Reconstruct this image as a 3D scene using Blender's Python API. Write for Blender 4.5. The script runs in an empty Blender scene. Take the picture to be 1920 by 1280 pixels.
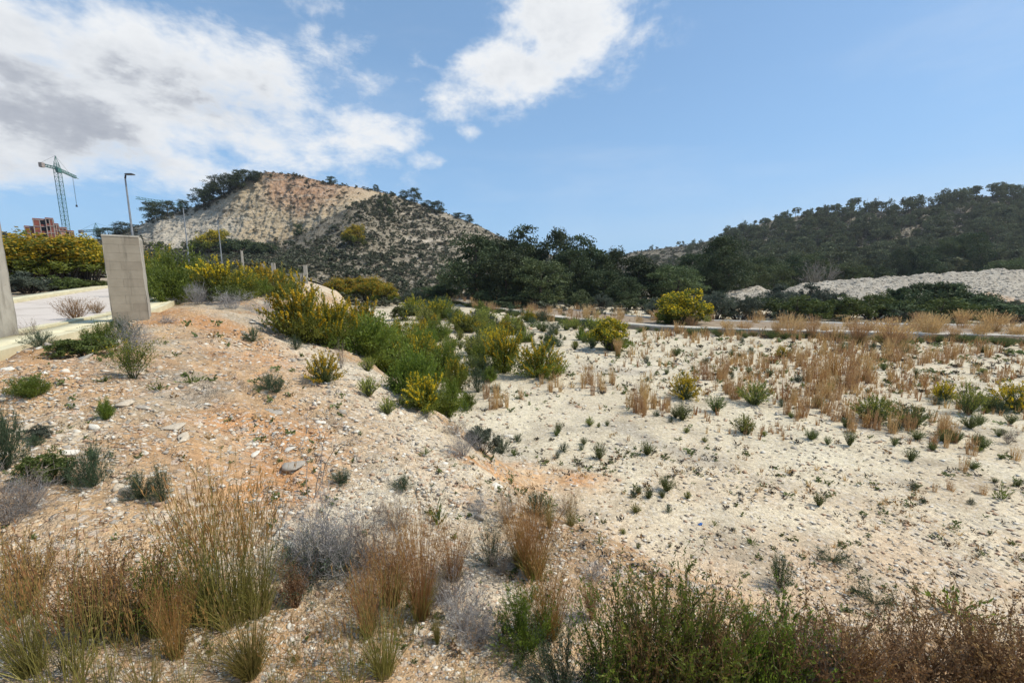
import bpy, math, random
import numpy as np

# ------------------------------------------------------------------ camera, sky, sun, exposure
scene = bpy.context.scene
COL = scene.collection
F = 760.0                                   # focal length in pixels of a 1920-wide frame
PITCH = math.atan((640 - 530) / F)          # the camera looks slightly down
CP, SP = math.cos(PITCH), math.sin(PITCH)
SUN_AZ, SUN_EL = math.radians(90), math.radians(52)     # azimuth clockwise from +Y (view direction)

cam_d = bpy.data.cameras.new('camera')
cam = bpy.data.objects.new('camera', cam_d)
COL.objects.link(cam)
cam_d.sensor_width = 36.0
cam_d.lens = 36.0 * F / 1920.0
cam_d.clip_start = 0.05
cam_d.clip_end = 9000
cam.location = (0, 0, 0)
cam.rotation_euler = (math.pi / 2 - PITCH, 0, 0)
scene.camera = cam

world = bpy.data.worlds.new('World')
scene.world = world
world.use_nodes = True
wn = world.node_tree
wn.nodes.clear()
sun_d = bpy.data.lights.new('sun', 'SUN')
sun_d.energy = 4.6
sun_d.angle = math.radians(0.55)
sun_d.color = (1.0, 0.94, 0.83)
sun = bpy.data.objects.new('sun', sun_d)
COL.objects.link(sun)
sdir = (math.sin(SUN_AZ) * math.cos(SUN_EL), math.cos(SUN_AZ) * math.cos(SUN_EL), math.sin(SUN_EL))
from mathutils import Vector
sun.rotation_euler = Vector(sdir).to_track_quat('Z', 'Y').to_euler()
sun.location = (40, 40, 80)
scene.view_settings.view_transform = 'Standard'
scene.view_settings.look = 'None'
scene.view_settings.exposure = 0.0
scene.view_settings.gamma = 1.0
scene.view_settings.use_curve_mapping = False
scene.cycles.max_bounces = 5
scene.cycles.transparent_max_bounces = 4
scene.cycles.use_denoising = True


class NB:
    """small helper to write node trees as expressions"""
    def __init__(s, nt):
        s.nt = nt
    def n(s, t, **kw):
        nd = s.nt.nodes.new(t)
        for k, v in kw.items():
            setattr(nd, k, v)
        return nd
    def setin(s, sock, v):
        if hasattr(v, 'is_output') or isinstance(v, bpy.types.NodeSocket):
            s.nt.links.new(v, sock)
        else:
            sock.default_value = v
    def m(s, op, a, b=None, c=None, clamp=False):
        nd = s.n('ShaderNodeMath', operation=op, use_clamp=clamp)
        s.setin(nd.inputs[0], a)
        if b is not None: s.setin(nd.inputs[1], b)
        if c is not None: s.setin(nd.inputs[2], c)
        return nd.outputs[0]
    def mix(s, f, a, b, mode='MIX'):
        nd = s.n('ShaderNodeMixRGB', blend_type=mode)
        s.setin(nd.inputs[0], f)
        for i, v in ((1, a), (2, b)):
            if isinstance(v, (tuple, list)): v = tuple(v) + (1,) * (4 - len(v))
            s.setin(nd.inputs[i], v)
        return nd.outputs[0]
    def ramp(s, f, stops, interp='LINEAR'):
        nd = s.n('ShaderNodeValToRGB')
        cr = nd.color_ramp
        cr.interpolation = interp
        while len(cr.elements) < len(stops): cr.elements.new(0.5)
        for e, (p, c) in zip(cr.elements, stops):
            e.position = p
            e.color = (tuple(c) + (1,))[:4] if isinstance(c, (tuple, list)) else (c, c, c, 1)
        s.setin(nd.inputs[0], f)
        return nd.outputs[0]
    def noise(s, vec, scale, detail=4, rough=0.55, dist=0.0, out=0):
        nd = s.n('ShaderNodeTexNoise')
        nd.inputs['Scale'].default_value = scale
        nd.inputs['Detail'].default_value = detail
        nd.inputs['Roughness'].default_value = rough
        nd.inputs['Distortion'].default_value = dist
        if vec is not None: s.setin(nd.inputs['Vector'], vec)
        return nd.outputs[out]
    def mr(s, v, a, b, c=0.0, d=1.0, smooth=True):
        nd = s.n('ShaderNodeMapRange', interpolation_type='SMOOTHSTEP' if smooth else 'LINEAR')
        for i, x in enumerate((v, a, b, c, d)): s.setin(nd.inputs[i], x)
        return nd.outputs[0]


# sky: Nishita blue with clouds laid over it as functions of the direction (azimuth, elevation)
W_ = NB(wn)
geo = W_.n('ShaderNodeTexCoord').outputs['Generated']
sky = W_.n('ShaderNodeTexSky')
sky.sky_type = 'NISHITA'
sky.sun_disc = False
sky.sun_elevation = SUN_EL
sky.sun_rotation = SUN_AZ
sky.air_density = 1.0
sky.dust_density = 0.7
sky.ozone_density = 2.0
sky.altitude = 50
sep = W_.n('ShaderNodeSeparateXYZ')
wn.links.new(geo, sep.inputs[0])
X_, Y_, Z_ = sep.outputs
AZ = W_.m('ARCTAN2', X_, Y_)
ELV = W_.m('ARCSINE', Z_)
# cloud lookup coordinates: a plane overhead would shear too much near the horizon, so use az / stretched el
def cvec(dx=0.0, dz=0.0, sx=1.0, sz=1.7):
    c = W_.n('ShaderNodeCombineXYZ')
    W_.setin(c.inputs[0], W_.m('MULTIPLY', W_.m('ADD', AZ, dx), sx))
    W_.setin(c.inputs[1], 3.1)
    W_.setin(c.inputs[2], W_.m('MULTIPLY', W_.m('ADD', ELV, dz), sz))
    return c.outputs[0]
def dirpx(px, py):
    x = (px - 960) / F; v = (640 - py) / F
    y = CP + SP * v; z = -SP + CP * v
    return math.atan2(x, y), math.atan2(z, math.hypot(x, y))
# (px, py, rx, ry, rotation deg, weight): the clouds of the photograph, by direction
BL = [(60, 215, 360, 150, 0, 1.15), (330, 175, 290, 105, -14, 1.1), (540, 200, 230, 78, -18, 1.0), (680, 235, 150, 42, -6, .85),
      (200, 300, 330, 66, -2, 1.0), (40, 70, 170, 80, -20, .9), (740, 250, 90, 26, -5, .6), (130, 345, 190, 26, 0, .55), (60, 378, 120, 14, 0, .45),
      (1070, 25, 150, 85, 4, 1.05), (970, 130, 185, 55, 14, 1.0), (845, 165, 80, 34, 18, .75), (830, 195, 70, 24, -25, .6), (1090, 100, 80, 45, 20, .75),
      (640, 95, 90, 45, 20, .52), (700, 190, 60, 26, -10, .5), (780, 103, 28, 22, 0, .7), (805, 300, 48, 17, 0, .85), (880, 250, 28, 18, 0, .7),
      (610, 10, 70, 26, 0, .62), (690, 170, 70, 40, 30, .6), (1200, 40, 40, 26, 0, .5), (590, 60, 50, 20, 30, .45), (1480, 316, 20, 8, 0, .45), (1240, 165, 40, 14, 0, .35), (675, 300, 22, 8, 0, .4), (200, 5, 120, 18, 0, .5), (1240, 84, 20, 10, 0, .35)]
mask = None
BA = [dirpx(b[0], b[1]) + (b[2] / F / (1 + ((b[0] - 960) / F) ** 2), b[3] / F / math.sqrt(1 + ((b[0] - 960) / F) ** 2), b[4], b[5]) for b in BL]
rs = random.Random(4)
for i in range(9):      # and the same sort of clouds where the photograph does not look
    a = math.radians(rs.choice([-1, 1]) * rs.uniform(75, 175)); e = math.radians(rs.uniform(12, 55))
    BA.append((a, e, rs.uniform(.2, .4), rs.uniform(.07, .16), rs.uniform(-15, 15), rs.uniform(.7, 1)))
for (a, e, ra, re, rot, wt) in BA:
    c, s_ = math.cos(math.radians(rot)), math.sin(math.radians(rot))
    da = W_.m('SUBTRACT', AZ, a); de = W_.m('SUBTRACT', ELV, e)
    u = W_.m('DIVIDE', W_.m('ADD', W_.m('MULTIPLY', da, c), W_.m('MULTIPLY', de, s_)), ra)
    v = W_.m('DIVIDE', W_.m('SUBTRACT', W_.m('MULTIPLY', de, c), W_.m('MULTIPLY', da, s_)), re)
    d2 = W_.m('ADD', W_.m('MULTIPLY', u, u), W_.m('MULTIPLY', v, v))
    g = W_.m('MULTIPLY', W_.m('EXPONENT', W_.m('MULTIPLY', d2, -0.9)), wt)
    mask = g if mask is None else W_.m('MAXIMUM', mask, g)
core = None
for (cx_, cy_, rx_, ry_) in [(150, 250, 330, 75), (40, 130, 120, 60), (420, 215, 170, 50), (60, 320, 260, 40), (60, 60, 90, 40)]:
    a0, e0 = dirpx(cx_, cy_)
    ra_, re_ = rx_ / F / (1 + ((cx_ - 960) / F) ** 2), ry_ / F / math.sqrt(1 + ((cx_ - 960) / F) ** 2)
    u = W_.m('DIVIDE', W_.m('SUBTRACT', AZ, a0), ra_); v = W_.m('DIVIDE', W_.m('SUBTRACT', ELV, e0), re_)
    g = W_.m('EXPONENT', W_.m('MULTIPLY', W_.m('ADD', W_.m('MULTIPLY', u, u), W_.m('MULTIPLY', v, v)), -1.0))
    core = g if core is None else W_.m('MAXIMUM', core, g)
n1 = W_.noise(cvec(), 6.2, 9, .62, .12)
n2 = W_.noise(cvec(sx=1.0, sz=2.2), 16.0, 7, .6)
dens = W_.m('ADD', mask, W_.m('ADD', W_.m('MULTIPLY', W_.m('SUBTRACT', n1, .5), 2.1), W_.m('MULTIPLY', W_.m('SUBTRACT', n2, .5), .55)))
alpha = W_.mr(dens, .30, .98)
alpha = W_.m('MULTIPLY', alpha, W_.mr(mask, .06, .36))
thin = W_.m('MULTIPLY', W_.mr(W_.noise(cvec(sx=.6, sz=2.6), 3.0, 6, .6, .3), .45, .85), .16)
alpha = W_.m('MAXIMUM', alpha, thin)
# light on the clouds comes from the upper right: compare the field with itself a little towards the sun
nl = W_.noise(cvec(dx=.03, dz=.045), 6.2, 6, .6, .12)
lit = W_.mr(W_.m('SUBTRACT', n1, nl), -.10, .13)
thick = W_.mr(W_.m('ADD', dens, W_.m('MULTIPLY', core, .28)), .66, 1.75)
shade = W_.m('MULTIPLY', thick, W_.m('SUBTRACT', 1.0, W_.m('MULTIPLY', lit, .62)), clamp=True)
ccol = W_.ramp(shade, [(0.0, (.92, .94, .96)), (.34, (.74, .77, .81)), (.6, (.50, .53, .59)), (1.0, (.36, .39, .46))])
skyc = W_.mix(1.0, sky.outputs[0], (.105, .125, .140), 'MULTIPLY')
# pale milky band low in the sky
hz = W_.mr(ELV, 0.0, .55, 1.0, 0.0)
skyc = W_.mix(W_.m('ADD', .40, W_.m('MULTIPLY', hz, .34)), skyc, (.36, .61, .93))
av, ev = dirpx(1750, 400)
vu = W_.m('DIVIDE', W_.m('SUBTRACT', AZ, av), .55); vv = W_.m('DIVIDE', W_.m('SUBTRACT', ELV, ev), .06)
veil = W_.m('EXPONENT', W_.m('MULTIPLY', W_.m('ADD', W_.m('MULTIPLY', vu, vu), W_.m('MULTIPLY', vv, vv)), -1.0))
veil = W_.m('MULTIPLY', W_.m('MULTIPLY', veil, .55), W_.mr(W_.noise(cvec(sx=.7, sz=3.0), 4.0, 5, .6), .25, .65))
skyc = W_.mix(veil, skyc, (.58, .72, .88))
fin = W_.mix(alpha, skyc, ccol)
below = W_.mr(ELV, -.06, -.01, 1.0, 0.0)
fin = W_.mix(below, fin, (.30, .28, .24))
bg = W_.n('ShaderNodeBackground')
wn.links.new(fin, bg.inputs[0])
bg.inputs[1].default_value = 1.0
wo = W_.n('ShaderNodeOutputWorld')
wn.links.new(bg.outputs[0], wo.inputs[0])

# ------------------------------------------------------------------ tools
def tag(o, label=None, cat=None, group=None, kind=None):
    if label: o['label'] = label
    if cat: o['category'] = cat
    if group: o['group'] = group
    if kind: o['kind'] = kind
    return o

def empty(name, loc, rz=0.0):
    o = bpy.data.objects.new(name, None)
    COL.objects.link(o)
    o.location = loc
    o.rotation_euler = (0, 0, rz)
    o.empty_display_size = .2
    return o

def mesh_np(name, verts, faces, mats, mat_idx=None, smooth=False, attrs=None):
    """faces: (N,3) or (N,4) array, or list of such arrays"""
    if not isinstance(faces, list): faces = [faces]
    faces = [f for f in faces if len(f)]
    me = bpy.data.meshes.new(name)
    nl_ = sum(f.size for f in faces); nf = sum(len(f) for f in faces)
    me.vertices.add(len(verts)); me.loops.add(nl_); me.polygons.add(nf)
    me.vertices.foreach_set('co', np.asarray(verts, np.float32).ravel())
    me.loops.foreach_set('vertex_index', np.concatenate([f.ravel() for f in faces]).astype(np.int32))
    tot = np.concatenate([np.full(len(f), f.shape[1], np.int32) for f in faces])
    st = np.concatenate([[0], np.cumsum(tot)[:-1]]).astype(np.int32)
    me.polygons.foreach_set('loop_start', st)
    me.polygons.foreach_set('loop_total', tot)
    if not isinstance(mats, (list, tuple)): mats = [mats]
    for m_ in mats: me.materials.append(m_)
    if mat_idx is not None: me.polygons.foreach_set('material_index', np.asarray(mat_idx, np.int32))
    if smooth: me.polygons.foreach_set('use_smooth', np.ones(nf, bool))
    for k, (dom, typ, arr) in (attrs or {}).items():
        at_ = me.attributes.new(k, typ, dom)
        at_.data.foreach_set('color' if typ == 'FLOAT_COLOR' else 'value', np.asarray(arr, np.float32).ravel())
    me.update(calc_edges=True)
    return me

def obj(name, me, parent=None):
    o = bpy.data.objects.new(name, me)
    COL.objects.link(o)
    if parent is not None: o.parent = parent
    return o

def h2(ix, iy, s):
    h = (ix.astype(np.int64) * 374761393 + iy.astype(np.int64) * 668265263 + s * 974711) & 0xFFFFFFFF
    h = ((h ^ (h >> 13)) * 1274126177) & 0xFFFFFFFF
    h = (h ^ (h >> 16)) & 0xFFFFFFFF
    return h / 4294967295.0

def vn(x, y, s=0):
    x = np.asarray(x, float); y = np.asarray(y, float)
    xi = np.floor(x); yi = np.floor(y)
    fx = x - xi; fy = y - yi
    fx = fx * fx * (3 - 2 * fx); fy = fy * fy * (3 - 2 * fy)
    a = h2(xi, yi, s); b = h2(xi + 1, yi, s); c = h2(xi, yi + 1, s); d = h2(xi + 1, yi + 1, s)
    return (a * (1 - fx) + b * fx) * (1 - fy) + (c * (1 - fx) + d * fx) * fy

def fbm(x, y, s=0, o=4, g=.5):
    t = 0; a = 1; n = 0
    for i in range(o):
        t = t + a * (vn(x * 2 ** i + 17.3 * i, y * 2 ** i - 9.1 * i, s + i) - .5); n += a; a *= g
    return t / n * 2          # about -1..1

def sst(a, b, x):
    t = np.clip((x - a) / (b - a), 0, 1)
    return t * t * (3 - 2 * t)

def at(px, py, Y):
    """world point seen at photograph pixel (px, py), at forward distance Y"""
    v = (640 - np.asarray(py, float)) / F
    t = Y / (CP + SP * v)
    return np.stack(np.broadcast_arrays(t * (np.asarray(px, float) - 960) / F, Y + 0 * t, t * (-SP + CP * v)), -1)

def atz(px, py, z):
    v = (640 - py) / F
    t = z / (-SP + CP * v)
    return np.array([t * (px - 960) / F, t * (CP + SP * v), z])

def project(P):
    P = np.asarray(P, float)
    d = P[..., 1] * CP - P[..., 2] * SP
    v = P[..., 1] * SP + P[..., 2] * CP
    return 960 + F * P[..., 0] / d, 640 - F * v / d

# ------------------------------------------------------------------ terrain heights
FOOT = np.array([(60, 2.2), (20, 3.0), (5, 3.3), (2.6, 3.8), (1.1, 5.0), (-.5, 8), (-2.1, 10.4), (-5.0, 15.8), (-9.5, 25), (-17.5, 46), (-40, 90), (-90, 170)], float)

def footdist(x, y):
    best = np.full(np.shape(x), 1e9); sg = np.ones(np.shape(x))
    for (ax, ay), (bx, by) in zip(FOOT[:-1], FOOT[1:]):
        dx, dy = bx - ax, by - ay; L = dx * dx + dy * dy
        t = np.clip(((x - ax) * dx + (y - ay) * dy) / L, 0, 1)
        qx = x - ax - t * dx; qy = y - ay - t * dy
        d = np.hypot(qx, qy)
        cr = dx * (y - ay) - dy * (x - ax)
        w = d < best
        best = np.where(w, d, best); sg = np.where(w, np.where(cr > 0, 1, -1), sg)
    return best * sg

# left road: near edge line and direction
RD_P = np.array([-7.8, 6.4]); RD_D = np.array([-.52, .855]); RD_D = RD_D / np.linalg.norm(RD_D)
RD_N = np.array([-RD_D[1], RD_D[0]])         # points away from the camera side (left)
def roadco(x, y):
    rx = x - RD_P[0]; ry = y - RD_P[1]
    return rx * RD_D[0] + ry * RD_D[1], rx * RD_N[0] + ry * RD_N[1]
def road_z(s):
    return -1.06 + .040 * np.clip(s - 8, 0, 48)

BUMPS = [(-9.2, 11.6, .30, 1.7), (-7.6, 5.6, .28, 1.2), (-5.5, 4.6, .12, .9), (-3.2, 5.6, .18, 1.3), (-19, 42, .35, 4.0), (-1.6, 3.2, .12, .8), (-4.5, 9.4, -.18, 1.0)]

def H(x, y, fine=True):
    x = np.asarray(x, float); y = np.asarray(y, float)
    wob = .45 * fbm(x * .45, y * .45, 5, 4) * sst(1, 6, np.hypot(x, y))
    d = footdist(x, y) + wob
    plain = -3.5 + .0075 * np.clip(y - 22, 0, 70) + .06 * fbm(x * .15, y * .15, 3, 3)
    plat = -1.08 + .040 * np.clip(y - 13, 0, 42) - .62 * np.exp(-((x + .3) ** 2 + (y - .6) ** 2) / 3.4 ** 2)
    for bx, by, bh, br in BUMPS:
        plat = plat + bh * np.exp(-((x - bx) ** 2 + (y - by) ** 2) / br ** 2)
    Wd = 4.7 + 1.2 * sst(20, 50, y)
    t = np.clip(d / Wd, -1, 2)
    S = np.interp(t, [-.06, 0, .05, .12, .30, .35, .40, .70, .95, 1.08, 1.2], [0, .012, .055, .17, .53, .61, .655, .835, .965, .995, 1])
    r = np.hypot(x, y)
    z = plain + (plat - plain) * S
    if fine:
        on = sst(-.3, .5, d)
        z = z + on * (.085 * fbm(x * 1.1, y * 1.1, 21, 4) + .05 * fbm(x * .9 + y * .3, y * 3.1 - x, 31, 3)) * sst(.5, 2.5, r)
        al = -.45 * x + .9 * y; onsl = sst(.0, .25, t) * (1 - sst(.85, 1.1, t)) * sst(1.5, 4, r)
        al = .41 * x + .91 * y; dn_ = .91 * x - .41 * y
        z = z - onsl * .22 * np.abs(fbm(al * 1.2 + .5 * fbm(al, dn_ * .5, 12, 2), dn_ * .22, 91, 4, .6))
        z = z + (.007 + .025 * on) * fbm(x * 5.5, y * 5.5, 41, 4, .6) + on * .035 * np.abs(fbm(x * 2.6, y * 2.6, 43, 4, .6)) + (1 - on) * .012 * fbm(x * 2, y * 2, 51, 3)
    s, q = roadco(x, y)
    rz = road_z(s) - .07
    cut = sst(-.5, -.12, q) * (1 - sst(6.4, 7.4, q)) * sst(-30, -20, s) * (1 - sst(55, 65, s))
    z = z * (1 - cut) + rz * cut
    return z

GA = np.concatenate([np.radians(np.arange(-60, 60.01, .2)), np.radians(np.arange(64, 297, 6.0))])
GR = np.concatenate([[.25, .45], np.geomspace(.62, 125, 470), np.geomspace(135, 1500, 16)])
_A, _R = np.meshgrid(GA, GR)
GX = _R * np.sin(_A); GY = _R * np.cos(_A)
GZ = H(GX, GY)
_f = sst(100, 140, _R)
GZ = GZ * (1 - _f) + np.minimum(GZ, -2.5) * _f

def G(px, py):
    """where the sight line through photograph pixel (px, py) meets the ground sheet"""
    px = np.atleast_1d(np.asarray(px, float)); py = np.atleast_1d(np.asarray(py, float))
    v = (640 - py) / F
    dx = (px - 960) / F; dy = CP + SP * v; dz = -SP + CP * v
    hy = np.hypot(dx, dy); ang = np.arctan2(dx, dy); S = dz / hy
    fi = np.clip(np.interp(ang, GA[:601], np.arange(601)), 0, 599.999); i0 = fi.astype(int); w = fi - i0
    out = np.zeros((len(px), 3)); n0 = 8; rr = GR[n0:472]
    for s0 in range(0, len(px), 4000):
        sl = slice(s0, s0 + 4000)
        Zc = GZ[n0:472, i0[sl]] * (1 - w[sl]) + GZ[n0:472, i0[sl] + 1] * w[sl]      # (r, rays)
        D = S[sl][None] * rr[:, None] - Zc
        k = np.clip(np.argmax(D < 0, axis=0), 1, len(rr) - 1)
        j = np.arange(len(k)); d0 = D[k - 1, j]; d1 = D[k, j]
        t = np.clip(d0 / np.where(np.abs(d0 - d1) < 1e-9, 1, d0 - d1), 0, 1)
        r = rr[k - 1] * (1 - t) + rr[k] * t; z = Zc[k - 1, j] * (1 - t) + Zc[k, j] * t
        out[sl] = np.column_stack([r * np.sin(ang[sl]), r * np.cos(ang[sl]), z])
    return out

# ------------------------------------------------------------------ materials
def new_mat(name):
    m_ = bpy.data.materials.new(name)
    m_.use_nodes = True
    nt = m_.node_tree
    nt.nodes.clear()
    b = NB(nt)
    out = b.n('ShaderNodeOutputMaterial')
    return m_, b, out

def leafmat(name, cols, trans=.28, rough=.6, nscale=3.0):
    m_, b, out = new_mat(name)
    a = b.n('ShaderNodeAttribute', attribute_name='rnd')
    oi = b.n('ShaderNodeObjectInfo')
    tc = b.n('ShaderNodeTexCoord')
    nz = b.noise(tc.outputs['Object'], nscale, 2)
    f = b.m('ADD', b.m('MULTIPLY', a.outputs['Fac'], .55), b.m('MULTIPLY', b.mr(nz, .3, .7), .45))
    n = len(cols)
    c = b.ramp(f, [(i / (n - 1), cc) for i, cc in enumerate(cols)])
    # each plant a little different in hue and value
    hs = b.n('ShaderNodeHueSaturation')
    b.setin(hs.inputs['Hue'], b.m('ADD', .488, b.m('MULTIPLY', oi.outputs['Random'], .024)))
    b.setin(hs.inputs['Value'], b.m('ADD', .80, b.m('MULTIPLY', oi.outputs['Random'], .4)))
    b.setin(hs.inputs['Color'], c)
    d = b.n('ShaderNodeBsdfDiffuse'); b.setin(d.inputs[0], hs.outputs[0])
    t = b.n('ShaderNodeBsdfTranslucent'); b.setin(t.inputs[0], hs.outputs[0])
    g = b.n('ShaderNodeBsdfGlossy'); g.inputs['Roughness'].default_value = rough
    g.inputs[0].default_value = (.6, .65, .6, 1)
    mx = b.n('ShaderNodeMixShader'); mx.inputs[0].default_value = trans
    b.nt.links.new(d.outputs[0], mx.inputs[1]); b.nt.links.new(t.outputs[0], mx.inputs[2])
    m2 = b.n('ShaderNodeMixShader'); m2.inputs[0].default_value = .04
    b.nt.links.new(mx.outputs[0], m2.inputs[1]); b.nt.links.new(g.outputs[0], m2.inputs[2])
    b.nt.links.new(m2.outputs[0], out.inputs[0])
    return m_

def surfmat(name, c1, c2, scale=4.0,  bump=.3, rough=.9, c3=None, bscale=None, detail=6, metal=0.0, bdist=.02, streak=0.0):
    m_, b, out = new_mat(name)
    tc = b.n('ShaderNodeTexCoord').outputs['Object']
    nz = b.noise(tc, scale, detail, .6)
    st = [(.32, c1), (.68, c2)] if c3 is None else [(.28, c1), (.5, c2), (.75, c3)]
    c = b.ramp(nz, st)
    if streak:      # rain streaks and dirt splashed up from the ground
        mp_ = b.n('ShaderNodeMapping'); mp_.inputs['Scale'].default_value = (7, 7, .8); b.setin(mp_.inputs[0], tc)
        sx_ = b.n('ShaderNodeSeparateXYZ'); b.setin(sx_.inputs[0], tc)
        f1 = b.mr(b.noise(mp_.outputs[0], 1.0, 5, .6), .52, .70)
        f2 = b.m('MULTIPLY', b.mr(sx_.outputs[2], .0, .55, 1.0, 0.0), b.mr(b.noise(tc, 5, 5, .65), .35, .6))
        c = b.mix(b.m('MULTIPLY', b.m('MAXIMUM', f1, f2), streak), c, (.13, .115, .09))
    p = b.n('ShaderNodeBsdfPrincipled')
    b.setin(p.inputs['Base Color'], c)
    p.inputs['Roughness'].default_value = rough
    p.inputs['Metallic'].default_value = metal
    if 'Specular IOR Level' in p.inputs: p.inputs['Specular IOR Level'].default_value = .25
    if bump:
        bp = b.n('ShaderNodeBump')
        bp.inputs['Strength'].default_value = bump
        bp.inputs['Distance'].default_value = bdist
        b.setin(bp.inputs['Height'], b.noise(tc, bscale or scale * 6, 8, .65))
        b.nt.links.new(bp.outputs[0], p.inputs['Normal'])
    b.nt.links.new(p.outputs[0], out.inputs[0])
    return m_

def groundmat(name, big=False):
    """macro colour of the soil comes from the attribute 'soil'; grain, pebbles and relief from noises"""
    m_, b, out = new_mat(name)
    a = b.n('ShaderNodeAttribute', attribute_name='soil')
    pos = b.n('ShaderNodeNewGeometry').outputs['Position']
    k = .12 if big else 1.0
    vo = b.n('ShaderNodeTexVoronoi'); vo.inputs['Scale'].default_value = 26 * k
    b.setin(vo.inputs['Vector'], pos)
    vo2 = b.n('ShaderNodeTexVoronoi'); vo2.inputs['Scale'].default_value = 75 * k
    b.setin(vo2.inputs['Vector'], pos)
    sp = b.n('ShaderNodeSeparateColor'); b.setin(sp.inputs[0], vo.outputs['Color'])
    sp2 = b.n('ShaderNodeSeparateColor'); b.setin(sp2.inputs[0], vo2.outputs['Color'])
    n1_ = b.noise(pos, 1.7 * k, 7, .62)
    n2_ = b.noise(pos, 14 * k, 6, .7)
    fac = b.m('ADD', b.m('ADD', b.m('MULTIPLY', sp.outputs[0], .30), b.m('MULTIPLY', sp2.outputs[1], .28)), .36)
    fac = b.m('ADD', fac, b.m('MULTIPLY', b.m('SUBTRACT', n2_, .5), 1.35))
    fac = b.m('ADD', fac, b.m('MULTIPLY', b.m('SUBTRACT', n1_, .5), .5))
    col = b.mix(1.0, a.outputs['Color'], b.ramp(fac, [(.12, (.42, .40, .38)), (.42, (.82, .80, .78)), (.62, (1.02, 1.0, .98)), (1.0, (1.45, 1.42, 1.38))]), 'MULTIPLY')
    # scattered pale and rusty pebbles
    vo3 = b.n('ShaderNodeTexVoronoi'); vo3.inputs['Scale'].default_value = 8.5 * k
    b.setin(vo3.inputs['Vector'], b.mix(.012 / k, pos, b.noise(pos, 30 * k, 2, out=1), 'ADD'))
    sp3 = b.n('ShaderNodeSeparateColor'); b.setin(sp3.inputs[0], vo3.outputs['Color'])
    cob = b.m('MULTIPLY', b.m('GREATER_THAN', sp3.outputs[0], .55), b.mr(vo3.outputs['Distance'], .50, .38))
    cob = b.m('MULTIPLY', cob, b.mr(n1_, .46, .56))
    col = b.mix(b.m('MULTIPLY', cob, .5), col, b.mix(sp3.outputs[1], (.34, .29, .22), (.66, .60, .50)))
    big = b.noise(pos, .55 * k, 6, .65)
    col = b.mix(1.0, col, b.ramp(big, [(.30, (.74, .71, .68)), (.48, (1, 1, 1)), (.70, (1.08, 1.07, 1.05))]), 'MULTIPLY')
    peb = b.m('GREATER_THAN', sp.outputs[2], .90)
    col = b.mix(b.m('MULTIPLY', peb, .45), col, (.62, .57, .50))
    rst = b.m('GREATER_THAN', sp2.outputs[2], .93)
    col = b.mix(b.m('MULTIPLY', rst, .35), col, (.36, .22, .14))
    p = b.n('ShaderNodeBsdfPrincipled')
    b.setin(p.inputs['Base Color'], col)
    p.inputs['Roughness'].default_value = .95
    if 'Specular IOR Level' in p.inputs: p.inputs['Specular IOR Level'].default_value = .1
    hgt = b.m('ADD', b.m('MULTIPLY', b.m('SUBTRACT', .5, vo.outputs['Distance']), .5), b.m('MULTIPLY', b.m('SUBTRACT', .5, vo2.outputs['Distance']), .3))
    hgt = b.m('ADD', hgt, n2_)
    hgt = b.m('ADD', hgt, b.m('MULTIPLY', cob, b.m('SUBTRACT', 1.6, b.m('MULTIPLY', vo3.outputs['Distance'], 2.5))))
    bp = b.n('ShaderNodeBump')
    bp.inputs['Strength'].default_value = .85
    bp.inputs['Distance'].default_value = .040 / k
    b.setin(bp.inputs['Height'], b.m('MULTIPLY', hgt, a.outputs['Alpha']))
    b.nt.links.new(bp.outputs[0], p.inputs['Normal'])
    b.nt.links.new(p.outputs[0], out.inputs[0])
    return m_

M_ground = groundmat('gravelly_soil')
M_hill = groundmat('hill_soil', True)
M_pine = leafmat('pine_needles', [(.030, .044, .018), (.052, .070, .026), (.092, .112, .040)], .18)
M_pineL = leafmat('olive_pine_needles', [(.052, .070, .028), (.088, .112, .040), (.145, .170, .058)], .25)
M_hpine = leafmat('hill_pine_needles', [(.066, .076, .038), (.115, .124, .058), (.19, .195, .092)], .18)
M_hscrub = leafmat('hill_scrub_leaves', [(.090, .090, .060), (.14, .134, .090), (.21, .195, .135)], .15)
M_hscrubD = leafmat('hill_scrub_dark_leaves', [(.060, .068, .040), (.095, .104, .060), (.15, .155, .088)], .15)
M_bark = surfmat('bark', (.05, .038, .028), (.11, .085, .065), 8)
M_twig = leafmat('dead_twigs', [(.16, .13, .11), (.24, .20, .17), (.34, .29, .25)], .1)
M_greytwig = leafmat('grey_twigs', [(.19, .175, .17), (.30, .28, .27), (.42, .40, .38)], .1)
M_stem = leafmat('green_stems', [(.06, .065, .03), (.10, .10, .045)], .1)
M_redstem = leafmat('reddish_stems', [(.12, .07, .042), (.20, .115, .065), (.30, .18, .10)], .2)
M_acacia = leafmat('acacia_leaves', [(.085, .108, .012), (.155, .180, .020), (.23, .25, .036)], .48)
M_darkleaf = leafmat('dark_leaves', [(.042, .062, .028), (.074, .102, .040), (.13, .165, .062)], .2)
M_olive = leafmat('grey_green_leaves', [(.050, .062, .042), (.085, .100, .070), (.14, .155, .11)], .25)
M_blue = leafmat('blue_green_leaves', [(.035, .065, .034), (.065, .105, .055), (.12, .165, .085)], .3)
M_cush = leafmat('cushion_leaves', [(.075, .098, .028), (.135, .165, .050), (.23, .26, .085)], .38)
M_bright = leafmat('bright_green_leaves', [(.070, .105, .012), (.135, .185, .020), (.26, .30, .036)], .5)
M_blossom = leafmat('yellow_blossom', [(.42, .27, .010), (.62, .42, .012), (.80, .58, .03)], .3)
M_blossomD = leafmat('ochre_blossom', [(.28, .185, .012), (.45, .30, .014), (.62, .44, .025)], .38)
M_lime = leafmat('lime_tips', [(.22, .24, .045), (.34, .35, .06), (.48, .46, .09)], .3)
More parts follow.
